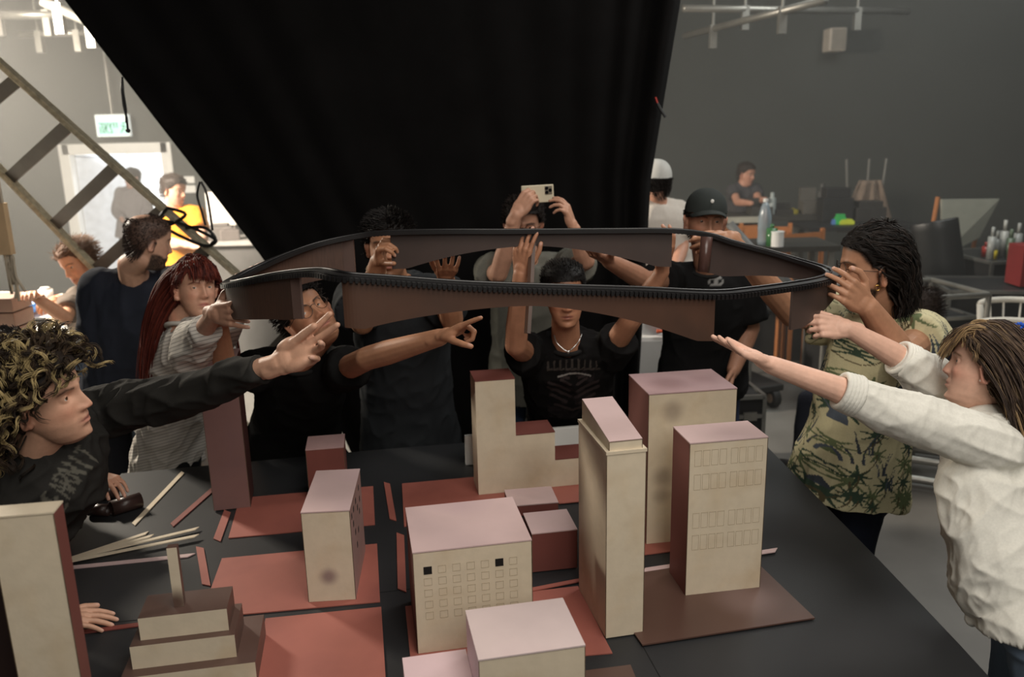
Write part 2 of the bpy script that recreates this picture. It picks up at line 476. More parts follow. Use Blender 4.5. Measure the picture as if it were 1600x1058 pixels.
strip((.02, 2.13), (.19, 2.185), .016, m_red, 'thin red strip between the windowed block and the slanted-roof tower', z=.004)

# ================================================================ cardboard buildings
m_mauve = mat('mauve_card', lin(128, 96, 92), .5, var=.06, scale=9, mottled=lin(120, 92, 92), mscale=4)
m_side = mat('red_brown_card', lin(112, 62, 55), .6, var=.07, scale=9)
m_line = mat('scored_line', lin(158, 142, 118), .8, var=.1)
m_edge = mat('scorched_edge', lin(92, 76, 58), .8, var=.5, scale=40)
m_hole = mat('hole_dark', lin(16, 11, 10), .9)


def creamy(name, spots): return mat(name, lin(213, 199, 175), .6, var=.05, scale=30, mottled=lin(204, 186, 158), mscale=8, bump=.04, spots=spots)


def edges(b, w, d, h, t=.0007, x0=0, y0=0, z0=0, which='lr'):
    # thin burnt seams along the visible edges
    b.box(x0 - t, y0 - t, z0, x0 + t, y0 + t, z0 + h); b.box(x0 + w - t, y0 - t, z0, x0 + w + t, y0 + t, z0 + h)
    b.box(x0, y0 - t, z0 + h - t, x0 + w, y0 + t, z0 + h + t)


def building(x, y, yaw, w, d, h, label, front, side, roof, back=None, z=T + .0042, name='cardboard_building'):
    o = empty(name, (x, y, z), radians(yaw), label, 'model building', 'painted cardboard buildings on the table')
    b = MB(); b.box(0, 0, 0, w, d, h - .0035, [1, 1, 0, 1, 0, 1]); b.build('walls', [front, side], o)
    b = MB(); b.box(-.0008, -.0008, h - .0034, w + .0008, d + .0008, h); b.build('roof_panel', roof, o)
    b = MB(); edges(b, w, d, h - .0035); b.build('edge_seam', m_edge, o)
    return o

# D narrow block with purple spot
sp_mat = creamy('cream_purple_spot', (((.06, 0, .075), .036, lin(120, 95, 100), .75),))
D = building(-.582, 2.101, 4, .130, .285, .272, 'narrow cream block with pink roof and a purple spray spot on its front', sp_mat, mat('side_cream_grey', lin(150, 118, 112), .6), m_pink)
for k, (yy, zz) in enumerate(((.03, .235), (.075, .235), (.13, .235), (.055, .2), (.16, .2), (.20, .17), (.085, .16), (.15, .135), (.21, .24), (.105, .11), (.22, .20))):
    b = MB(); b.box(.1295, yy, zz - .008, .1306, yy + .014, zz + .008); b.build('window', m_hole, D)
# E windowed block
E_ = building(-.252, 1.852, 10.5, .294, .253, .279, 'wide cream block with scored window squares, two of them cut open', m_cream, m_side, m_pink)
b = MB()
for r in range(5):
    for c in range(7):
        if r == 0 and c in (0, 5): continue
        x0, z0 = .024 + c * .0355, .236 - r * .031; s = .0195; t = .0006
        b.box(x0, -.0006, z0 - s, x0 + s, .0004, z0 - s + t); b.box(x0, -.0006, z0 - t, x0 + s, .0004, z0)
        b.box(x0, -.0006, z0 - s, x0 + t, .0004, z0); b.box(x0 + s - t, -.0006, z0 - s, x0 + s, .0004, z0)
b.build('scored_windows', m_line, E_)
for c in (0, 5):
    x0 = .024 + c * .0355; b = MB(); b.box(x0, -.0008, .216, x0 + .0205, .0004, .2365); b.build('cut_window', m_hole, E_)
# M front right tower
Mb = building(.463, 2.084, 9, .218, .128, .449, 'tall cream tower at front right with four rows of scored windows', m_cream, m_side, m_pink, z=T + .009)
b = MB(); t = .0005
for z0, hh in ((.425, .05), (.357, .05), (.245, .05), (.18, .05)):
    for g in range(2):
        for c in range(4):
            x0 = .014 + g * .102 + c * .0235; w_, h_ = .019, hh - .006
            b.box(x0, -.0006, z0 - h_, x0 + w_, .0004, z0 - h_ + t); b.box(x0, -.0006, z0 - t, x0 + w_, .0004, z0)
            b.box(x0, -.0006, z0 - h_, x0 + t, .0004, z0); b.box(x0 + w_ - t, -.0006, z0 - h_, x0 + w_, .0004, z0)
b.build('scored_windows', m_line, Mb)
# L big rear right tower
building(.404, 2.391, 8.5, .276, .209, .491, 'largest cream tower at rear right with mauve roof and grey spray marks',
         creamy('cream_grey_spray', (((.075, 0, .43), .05, lin(128, 110, 98), .55), ((.05, 0, .22), .05, lin(130, 112, 98), .6), ((.045, 0, .16), .04, lin(130, 112, 98), .5))), m_side,
         mat('pink_mauve_roof', lin(182, 152, 154), .5, var=.06, spots=(((.09, .09, .49), .09, lin(140, 108, 108), .6), ((.21, .1, .49), .07, lin(150, 118, 118), .4))))
# H slanted roof tower
Hb = empty('cardboard_building', (.222, 1.899, T + .0042), radians(11.5), 'tallest slim cream tower with a slanted pink wedge roof', 'model building', 'painted cardboard buildings on the table')
b = MB(); b.box(0, 0, 0, .1, .243, .50); b.build('walls', m_cream, Hb)
b = MB(); b.box(-.002, -.002, .5001, .102, .245, .508); b.build('cornice', m_cream, Hb)
b = MB(); x0, x1, y0, y1, zz = .008, .092, .006, .237, .5081
b.poly([(x0, y0, zz), (x1, y0, zz), (x1, y1, zz), (x0, y1, zz), (x0, y0, zz + .022), (x1, y0, zz + .022), (x1, y1, zz + .056), (x0, y1, zz + .056)],
       [(3, 2, 1, 0), (4, 5, 6, 7), (0, 1, 5, 4), (1, 2, 6, 5), (2, 3, 7, 6), (3, 0, 4, 7)]); b.build('wedge', m_cream, Hb)
b = MB(); zz += .0222
b.poly([(x0, y0, zz), (x1, y0, zz), (x1, y1, zz + .034), (x0, y1, zz + .034), (x0, y0, zz + .002), (x1, y0, zz + .002), (x1, y1, zz + .036), (x0, y1, zz + .036)],
       [(3, 2, 1, 0), (4, 5, 6, 7), (0, 1, 5, 4), (1, 2, 6, 5), (2, 3, 7, 6), (3, 0, 4, 7)]); b.build('roof_panel', m_pink, Hb)
b = MB(); edges(b, .1, .243, .5); edges(b, .084, .2, .022, x0=.008, y0=.006, z0=.508); b.build('edge_seam', m_edge, Hb)
# I stepped L tower
Ib = empty('cardboard_building', (-.131, 2.78, T + .0042), radians(10), 'cream tower stepping down in three levels with red roofs', 'model building', 'painted cardboard buildings on the table')
b = MB(); pr = [(0, 0), (.43, 0), (.43, .106), (.28, .106), (.28, .212), (.139, .212), (.139, .421), (0, .421)]
Mx = Matrix(((1, 0, 0, 0), (0, 0, 1, 0), (0, 1, 0, 0), (0, 0, 0, 1)))
n = len(pr); P = [(x, 0, z) for x, z in pr] + [(x, .126, z) for x, z in pr]
b.poly(P, [tuple(range(n)), tuple(reversed(range(n, 2 * n)))] + [((i + 1) % n, i, n + i, n + (i + 1) % n) for i in range(n)]); b.build('walls', creamy('cream_soft', (((.2, 0, .1), .1, lin(170, 150, 125), .4),)), Ib)
for x0, x1, zz in ((0, .139, .4213), (.139, .28, .2123), (.28, .43, .1063)):
    b = MB(); b.box(x0 + (.0005 if x0 else -.001), -.001, zz, x1 + .001, .127, zz + .003); b.build('roof_panel', m_side if x0 else m_side, Ib)
# J, K low blocks with pink roofs
building(-.02, 2.60, 8, .165, .13, .04, 'low flat pink-topped block in front of the stepped tower', m_side, m_side, m_pink)
building(.045, 2.235, 9.5, .135, .135, .125, 'low dark red block with pink roof between windowed block and slanted-roof tower', m_side, m_side, m_pink)
# F front block with low wing G
m_lil = mat('lilac_side_card', lin(168, 140, 150), .55, var=.06)
building(-.083, 1.515, 11, .226, .186, .215, 'pink-roofed cream block cut by the bottom edge of the photo', m_cream, m_lil, mat('pale_pink_card', lin(206, 188, 186), .5, var=.04, mottled=lin(198, 178, 178), mscale=5))
building(-.235, 1.53, 11, .145, .165, .10, 'low lilac-topped annex beside the front pink-roofed block', m_lil, m_lil, mat('pale_lilac_card', lin(212, 186, 190), .5, var=.04))
# B mauve tower rear left, C small one
building(-1.047, 2.698, 12, .122, .15, .536, 'tall plain mauve tower at rear left beside the striped shirt', m_mauve, mat('dark_red_brown', lin(84, 48, 44), .6), mat('mauve_roof', lin(178, 146, 144), .55))
building(-.731, 2.77, 9, .131, .132, .19, 'small red-brown block behind the narrow purple-spotted block', mat('brick_front', lin(118, 66, 58), .6), m_side, mat('mauve_roof', lin(150, 120, 116), .55))
# A foreground left tower and dark one beside it
A_ = building(-.972, 1.43, 9, .112, .05, .60, 'tall slim cream tower in the left foreground', m_cream, m_side, m_cream, z=T + .0005)
building(-1.235, 1.50, 9, .24, .12, .44, 'dark brown tower behind the slim cream tower at the left edge', mat('very_dark_brown', lin(40, 24, 20), .6), mat('very_dark_brown', lin(40, 24, 20), .6), mat('very_dark_brown', lin(40, 24, 20), .6), z=T + .0005)
# O stepped model with chimney
m_cr_spot = creamy('cream_brown_smear', (((.085, 0, .04), .05, lin(110, 78, 66), .7), ((.12, 0, .015), .035, lin(110, 78, 66), .6), ((.05, 0, .05), .02, lin(120, 90, 80), .5)))
O_ = empty('stepped_model', (-.90, 1.70, T + .0005), radians(10), 'stepped cream and brown model with a tall thin chimney', 'model building', 'painted cardboard buildings on the table')
for k, (x0, y0, w_, d_, z0, z1) in enumerate(((-.02, 0, .30, .205, 0, .062), (.0, .03, .235, .14, .0625, .122), (.02, .052, .2, .104, .1225, .18))):
    b = MB(); b.box(x0, y0, z0, x0 + w_, y0 + d_, z1, [1, 1, 0, 1, 1, 1]); b.build('tier', [m_cr_spot if k == 2 else m_cream, m_brown], O_)
b = MB(); b.box(.095, .085, .1805, .118, .105, .335, [1, 1, 0, 1, 1, 1])
b.build('chimney', [creamy('cream_chimney', (((.1, .08, .19), .055, lin(84, 58, 50), .95),)), m_brown], O_)
# white foam board behind the stepped tower
b = MB(yawM(-.19, 3.06, T + .001, 10)); b.box(0, 0, 0, .62, .02, .12); tag(b.build('foam_board', m_white, bevel=.002), 'white foam board standing at the rear edge behind the stepped tower', 'board')
# rolled brown tubes
def roll(p0, p1, r, lb):
    p0, p1 = Vector(p0), Vector(p1); c = (p0 + p1) / 2; d = (p1 - p0)
    M = d.to_track_quat('X', 'Z').to_matrix().to_4x4(); L_ = d.length
    b = MB(M); N_ = 20; P = []; F = []
    for x in (-L_ / 2, L_ / 2):
        for rr in (r, r * .86):
            for k in range(N_): a = 2 * pi * k / N_; P.append((x, rr * cos(a), rr * sin(a)))
    for k in range(N_):
        j = (k + 1) % N_
        F += [(k, j, 2 * N_ + j, 2 * N_ + k), (N_ + j, N_ + k, 3 * N_ + k, 3 * N_ + j), (j, k, N_ + k, N_ + j), (2 * N_ + k, 2 * N_ + j, 3 * N_ + j, 3 * N_ + k)]
    b.poly(P, F); o = b.build('card_tube', mat('dark_brown_tube', lin(62, 46, 42), .35), smooth=True, loc=c); tag(o, lb, 'tube', 'short brown card tubes')
    return o
roll(atz(140, 797, T + .02), atz(170, 797, T + .02), .021, 'short brown card tube lying left, beside the larger one')
roll(atz(174, 795, T + .026), atz(220, 781, T + .026), .027, 'larger shiny brown card tube lying on the black table')
roll(atz(150, 770, T + .03), atz(185, 765, T + .03), .03, 'dark card tube under the fingers behind the curly-haired person')

# ================================================================ the arched loop everybody holds
LOOP = [(533, 432, 2.0), (605, 437, 2.02), (711, 445, 2.05), (800, 449, 2.07), (900, 452, 2.09), (1000, 455, 2.12), (1118, 460, 2.16), (1180, 455, 2.22),
        (1240, 447, 2.3), (1285, 439, 2.38), (1308, 430, 2.5), (1297, 420, 2.58), (1250, 406, 2.66), (1200, 392, 2.71), (1150, 379, 2.75), (1110, 367, 2.78),
        (1050, 360, 2.81), (950, 360, 2.81), (800, 361, 2.8), (700, 361, 2.79), (610, 363, 2.79), (560, 368, 2.79), (500, 380, 2.76), (450, 396, 2.7),
        (400, 417, 2.61), (362, 436, 2.5), (352, 444, 2.4), (380, 440, 2.3), (433, 430, 2.2), (490, 425, 2.08)]
LP = [at(*p) for p in LOOP]


def crom(P, n, closed=True):
    out = []; m = len(P)
    for i in range(m if closed else m - 1):
        if closed: a, b_, c, d = P[i - 1], P[i], P[(i + 1) % m], P[(i + 2) % m]
        else: a, b_, c, d = P[max(i - 1, 0)], P[i], P[i + 1], P[min(i + 2, m - 1)]
        for k in range(n):
            t = k / n
            out.append(.5 * ((2 * b_) + (c - a) * t + (2 * a - 5 * b_ + 4 * c - d) * t * t + (3 * b_ - a - 3 * c + d) * t ** 3))
    if not closed: out.append(P[-1])
    return out


RIM = crom(LP, 12)
lpC = sum(LP, Vector()) / len(LP)
m_rim = mat('black_rim', lin(26, 25, 26), .35, spec=.6)
m_card = mat('brown_leather_card', lin(80, 56, 44), .42, var=.07, scale=14, mottled=lin(70, 51, 42), mscale=5)
m_card_grey = mat('grey_brown_card', lin(70, 58, 54), .42, var=.07, scale=14, mottled=lin(62, 53, 50), mscale=5)
loop = empty('arched_loop', lpC, 0, 'long brown arched loop with black toothed rim held up by the group', 'model')
Ml = Matrix.Translation(-lpC)


def inward(i):
    t = (RIM[(i + 1) % len(RIM)] - RIM[i - 1]); t.z = 0; t.normalize()
    return Vector((-t.y, t.x, 0))      # path runs counter-clockwise seen from above


# flat rim: outer edge on the path, inner edge 4 cm in, small teeth outside
b = MB(Ml); N_ = len(RIM); P = []; F = []
for i, p in enumerate(RIM):
    n_ = inward(i); w_ = .034
    for q in (p + n_ * -.008 + Vector((0, 0, .004)), p + n_ * w_ + Vector((0, 0, .006)), p + n_ * w_ + Vector((0, 0, -.006)), p + n_ * -.008 + Vector((0, 0, -.008))): P.append(q)
for i in range(N_):
    j = (i + 1) % N_
    for k in range(4): F.append((4 * i + k, 4 * j + k, 4 * j + (k + 1) % 4, 4 * i + (k + 1) % 4))
b.poly(P, F)
acc = 0; tot = 0
for i in range(N_):
    a, c = RIM[i], RIM[(i + 1) % N_]; L_ = (c - a).length; n_ = inward(i); d = (c - a).normalized(); s = 0
    while acc <= L_:
        q = a + d * acc - n_ * .010 + Vector((0, 0, -.006)); acc += .0125
        b.poly([q + d * u * .004 - n_ * v * .004 + Vector((0, 0, w_ * .006)) for w_ in (-1, 1) for u, v in ((-1, -1), (1, -1), (1, 1), (-1, 1))],
               [(3, 2, 1, 0), (4, 5, 6, 7), (0, 1, 5, 4), (1, 2, 6, 5), (2, 3, 7, 6), (3, 0, 4, 7)])
    acc -= L_
b.build('toothed_rim', m_rim, loop)
# bead of raised piping along the middle of the rim
b = MB(Ml); b.tube([p + inward(i) * .018 + Vector((0, 0, .007)) for i, p in enumerate(RIM)], .0035, 6, closed=True); b.build('piping', m_rim, loop, smooth=True)


def near_idx(px, py, lo, hi):
    return min(range(lo * 12, hi * 12 + 1), key=lambda i: (Vector(projpx(RIM[i % N_])) - Vector((px, py))).length)


def projpx(p):
    q = RM.transposed() @ (p - CAM); return (800 + FPX * q.x / -q.z, 529 - FPX * q.y / -q.z)


def apron(i0, i1, dend, dmid, flat, name, m):
    """arched wall hanging from the rim between two path indices"""
    n = i1 - i0; L_ = [0]
    for i in range(n): L_.append(L_[-1] + (RIM[(i0 + i + 1) % N_] - RIM[(i0 + i) % N_]).length)
    tot = L_[-1]; cols = []
    for i in range(n + 1):
        s = L_[i]; e = min(s, tot - s)
        if e < flat: dd = dend
        else:
            u = (e - flat) / (tot / 2 - flat); dd = dmid + (dend - dmid) * (1 - u) ** 1.7
        p = RIM[(i0 + i) % N_] + inward((i0 + i) % N_) * .004
        cols.append([p - Vector((0, 0, .004 + dd * k / 4)) for k in range(5)])
    b = MB(Ml); b.sheet(cols, .008); return b.build(name, m, loop, smooth=False), tot
i_f0, i_f1 = 0, near_idx(1117, 460, 5, 8)
apron(i_f0, i_f1, .122, .042, .05, 'front_apron', m_card)
i_b0, i_b1 = near_idx(1050, 360, 15, 18), near_idx(610, 363, 19, 21)
apron(i_b0, i_b1, .118, .045, .05, 'rear_apron', m_card_grey)
m_ridge = mat('ridged_brown_card', lin(80, 58, 48), .5, var=.3, scale=30, stretch=(14, 14, .6))
apron(near_idx(1241, 447, 7, 9), near_idx(1106, 366, 14, 16), .122, .05, .05, 'right_end_apron', m_card_grey)
apron(near_idx(533, 373, 20, 23), near_idx(452, 428, 27, 29), .118, .095, .05, 'left_end_apron', m_ridge)
# folded flaps where the end aprons stop, with rolled lighter strip
def flap(i, dirn, w_, d_, name='folded_flap'):
    p = RIM[i % N_] + inward(i % N_) * .004; t = (RIM[(i + 1) % N_] - RIM[i % N_]).normalized() * dirn; q = p + t * w_ + inward(i % N_) * .012
    z = Vector((0, 0, 1)); b = MB(Ml); b.sheet([[p - z * .006, q - z * .006], [p - z * (d_), q - z * (d_ + .003)]], .01); b.build(name, mat('light_brown_card', lin(98, 80, 74), .45), loop)
flap(near_idx(533, 373, 20, 23), -1, .035, .118)
flap(near_idx(452, 428, 27, 29), 1, .025, .12)
i_r = near_idx(1106, 366, 14, 16); p = RIM[i_r] + inward(i_r) * .03
b = MB(Ml); b.tube([p + Vector((0, 0, -.004)), p + Vector((-.01, -.01, -.118))], .02, 14); b.build('rolled_end', mat('rolled_brown', lin(84, 60, 54), .3), loop, smooth=True)
i_r = near_idx(1241, 447, 7, 9); p = RIM[i_r]
b = MB(Ml); b.tube([at(832, 372, 2.80), at(829, 440, 2.72), at(824, 521, 2.64)], .011, 4, flat=.4); b.build('hanging_strip', m_card, loop)
# ================================================================ people: sculpting tools
HZ = [-.125, -.121, -.108, -.088, -.06, -.03, 0, .03, .06, .085, .105, .116, .120]
HF = [.042, .060, .078, .080, .083, .085, .086, .092, .091, .081, .060, .032, .0]
HB = [.010, .000, -.012, -.028, -.048, -.076, -.094, -.102, -.103, -.092, -.068, -.036, .0]
HW = [.012, .025, .040, .052, .062, .069, .0725, .0755, .0765, .069, .051, .028, .0]
HC = [.030, .030, .028, .022, .012, .002, -.006, -.010, -.010, -.008, -.004, 0, 0]


def head_grid(nz=84, na=128, o=None):
    """surface of a head, origin between the eyes' level and the ears, +y is the face"""
    o = o or {}
    t = (1 - np.cos(np.linspace(0, pi, nz))) / 2
    t = .6 * t + .4 * np.linspace(0, 1, nz)
    z = -.125 + .245 * t
    a = np.linspace(0, 2 * pi, na, endpoint=False)
    # more columns in front
    a = a - .35 * np.sin(2 * (a - pi / 2)) * .0
    Z = np.repeat(z[:, None], na, 1); A = np.repeat(a[None, :], nz, 0)
    jaw = o.get('jaw', 1.0)
    f, b, w, c = (np.interp(Z, HZ, k) for k in (HF, HB, HW, HC))
    w = w * np.where(Z < -.03, 1 + (jaw - 1) * np.clip((-.03 - Z) / .05, 0, 1), 1)
    ca, sa = np.cos(A), np.sin(A)
    e = 2 / 2.15
    X = w * np.sign(ca) * np.abs(ca) ** e
    Y = np.where(sa > 0, c + (f - c) * np.abs(sa) ** e, c + (b - c) * np.abs(sa) ** (2 / 2.0))
    g = lambda x0, z0, sx, sz: np.exp(-((X - x0) / sx) ** 2 - ((Z - z0) / sz) ** 2)
    sym = lambda x0, z0, sx, sz: g(x0, z0, sx, sz) + g(-x0, z0, sx, sz)
    ns = o.get('nose', 1.0)
    hn = np.interp(Z, [-.052, -.046, -.040, -.034, -.022, 0, .014, .03], [0, .004, .021, .027, .022, .012, .006, 0]) * ns
    wn = np.interp(Z, [-.045, -.03, 0, .03], [.012, .011, .0075, .009])
    d = hn * np.exp(-(X / wn) ** 2)
    d += .012 * sym(.0135, -.036, .0055, .006)
    d -= .014 * sym(.031, .002, .0165, .0115)
    d -= .004 * sym(.017, .004, .006, .01)
    d += .0055 * sym(.030, .021, .020, .0065) + .003 * g(0, .022, .012, .008)
    d += .0045 * sym(.046, -.028, .015, .014)
    d += .005 * g(0, -.066, .026, .018)
    d += .0045 * g(0, -.0605, .017, .0042) + .0065 * g(0, -.0745, .015, .0048)
    d -= .0055 * g(0, -.0675, .020, .0021) * o.get('mouth', 1)
    d -= .0045 * g(0, -.086, .016, .005)
    d += .0075 * g(0, -.106, .017, .012)
    d -= .003 * sym(.028, -.052, .006, .012)
    Y = Y + np.where(sa > 0, d * np.clip(sa * 3, 0, 1), 0)
    # temples
    X = X * (1 - .05 * np.where(sa > 0, 1, 0) * np.exp(-((Z - .02) / .02) ** 2) * np.abs(ca))
    return X, Y, Z


def add_grid(mb, X, Y, Z, M):
    nz, na = X.shape
    P = np.stack([X, Y, Z], -1).reshape(-1, 3).tolist(); F = []
    for i in range(nz - 1):
        for j in range(na):
            k = (j + 1) % na
            F.append((i * na + j, i * na + k, (i + 1) * na + k, (i + 1) * na + j))
    F.append(tuple(reversed(range(na)))); F.append(tuple((nz - 1) * na + k for k in range(na)))
    mb.poly([M @ Vector(p) for p in P], F)


def cone(mb, p0, p1, r0, r1, n=14, flat=1.0, up=None, caps=True):
    """rounded, tapering limb; flat squeezes it along 'up'"""
    p0, p1 = Vector(p0), Vector(p1); d = p1 - p0; L_ = d.length
    if L_ < 1e-6: return
    t = d / L_
    u = Vector(up) if up is not None else (Vector((0, 0, 1)) if abs(t.z) < .9 else Vector((1, 0, 0)))
    u = (u - t * u.dot(t)).normalized(); v = t.cross(u)
    st = []
    if caps:
        for k in range(4): a = pi / 2 * k / 4; st.append((-r0 * cos(a), r0 * sin(a)))
    for k in range(5): st.append((L_ * k / 4, r0 + (r1 - r0) * k / 4))
    if caps:
        for k in range(1, 5): a = pi / 2 * k / 4; st.append((L_ + r1 * sin(a), r1 * cos(a)))
    P = []; F = []
    for (x, r) in st:
        r = max(r, 1e-4)
        for k in range(n): a = 2 * pi * k / n; P.append(p0 + t * x + u * (r * cos(a) * flat) + v * (r * sin(a)))
    m = len(st)
    for i in range(m - 1):
        for k in range(n): j = (k + 1) % n; F.append((i * n + k, i * n + j, (i + 1) * n + j, (i + 1) * n + k))
    F.append(tuple(reversed(range(n)))); F.append(tuple((m - 1) * n + k for k in range(n)))
    mb.poly(P, F)


def loft(mb, secs, n=28, e=2.3):
    """secs: (centre, lateral unit vector * half width, front unit vector * half depth)"""
    P = []; F = []
    for c, a, b in secs:
        for k in range(n):
            t = 2 * pi * k / n; ct, s_ = cos(t), sin(t)
            P.append(Vector(c) + Vector(a) * (abs(ct) ** (2 / e) * (1 if ct > 0 else -1)) + Vector(b) * (abs(s_) ** (2 / e) * (1 if s_ > 0 else -1)))
    m = len(secs)
    for i in range(m - 1):
        for k in range(n): j = (k + 1) % n; F.append((i * n + k, i * n + j, (i + 1) * n + j, (i + 1) * n + k))
    F.append(tuple(reversed(range(n)))); F.append(tuple((m - 1) * n + k for k in range(n)))
    mb.poly(P, F)


def remesh(mb, vox, it=3, fac=.5, disp=None):
    """fuses everything collected in mb into one continuous surface; returns (verts, mesh)"""
    me = bpy.data.meshes.new('tmp'); me.from_pydata([tuple(v) for v in mb.v], [], mb.f)
    bm = bmesh.new(); bm.from_mesh(me); bmesh.ops.recalc_face_normals(bm, faces=bm.faces); bm.to_mesh(me); bm.free()
    o = bpy.data.objects.new('tmp', me); COL.objects.link(o)
    r = o.modifiers.new('r', 'REMESH'); r.mode = 'VOXEL'; r.voxel_size = vox; r.adaptivity = 0
    if it: s = o.modifiers.new('s', 'SMOOTH'); s.iterations = it; s.factor = fac
    dg = bpy.context.evaluated_depsgraph_get(); dg.update()
    res = bpy.data.meshes.new_from_object(o.evaluated_get(dg))
    bpy.data.objects.remove(o); bpy.data.meshes.remove(me)
    return res


def mesh_np(me):
    n = len(me.vertices); a = np.empty(n * 3, dtype=np.float32); me.vertices.foreach_get('co', a)
    b = np.empty(n * 3, dtype=np.float32); me.vertices.foreach_get('normal', b)
    return a.reshape(-1, 3), b.reshape(-1, 3)


def vnoise(P, scale, seed=0):
    """smooth value noise in numpy"""
    Q = P * scale + seed * 17.31; I = np.floor(Q).astype(np.int64); f = Q - I; f = f * f * (3 - 2 * f)
    def h(i, j, k):
        n = (i * 374761393 + j * 668265263 + k * 2147483647 + seed * 1013) & 0x7fffffff
        n = ((n ^ (n >> 13)) * 1274126177) & 0x7fffffff
        return ((n ^ (n >> 16)) & 0xffff) / 65535.0
    r = 0
    for dx in (0, 1):
        for dy in (0, 1):
            for dz in (0, 1):
                w = (f[:, 0] if dx else 1 - f[:, 0]) * (f[:, 1] if dy else 1 - f[:, 1]) * (f[:, 2] if dz else 1 - f[:, 2])
                r = r + w * h(I[:, 0] + dx, I[:, 1] + dy, I[:, 2] + dz)
    return r


def set_col(me, C):
    at_ = me.color_attributes.new('tint', 'FLOAT_COLOR', 'POINT')
    c = np.ones((len(me.vertices), 4), dtype=np.float32); c[:, :3] = C
    at_.data.foreach_set('color', c.ravel())


def L3(r, g, b): return np.array(lin(r, g, b)[:3])


SKIN = {}


def skin_mat():
    if 'm' not in SKIN:
        m = mat('skin', (1, 1, 1, 1), .5, var=.07, scale=60, bump=.06, bscale=220, attr='tint', spec=.35)
        p = m.node_tree.nodes['Principled BSDF']
        p.inputs['Subsurface Weight'].default_value = .0
        SKIN['m'] = m
    return SKIN['m']


def hair_mat(key='hair'):
    m = mat('hair_strands', (1, 1, 1, 1), .6, var=.25, scale=60, attr='tint', spec=.2)
    return m


def cloth_mat(name='cloth', rough=.9):
    return mat('cloth_weave', (1, 1, 1, 1), rough, var=.06, scale=160, bump=.12, bscale=600, attr='tint', spec=.15)


def finish(me, name, mats, parent, inv, smooth=True):
    me.name = name
    me.materials.clear()
    for m in mats: me.materials.append(m)
    me.transform(inv)
    if smooth: me.polygons.foreach_set('use_smooth', [True] * len(me.polygons))
    me.update()
    o = bpy.data.objects.new(name, me); link(o, parent); return o


def smooth01(x): x = np.clip(x, 0, 1); return x * x * (3 - 2 * x)


def view_basis(pos, F, U):
    a = (Vector(pos) - CAM).normalized(); up = RM @ Vector((0, 1, 0)); r = a.cross(up).normalized(); up = r.cross(a)
    w = lambda v: r * v[0] + a * v[1] + up * v[2]
    y = w(F).normalized(); z = w(U); z = (z - y * y.dot(z)).normalized(); x = y.cross(z)
    return Matrix((x, y, z)).transposed().to_4x4()


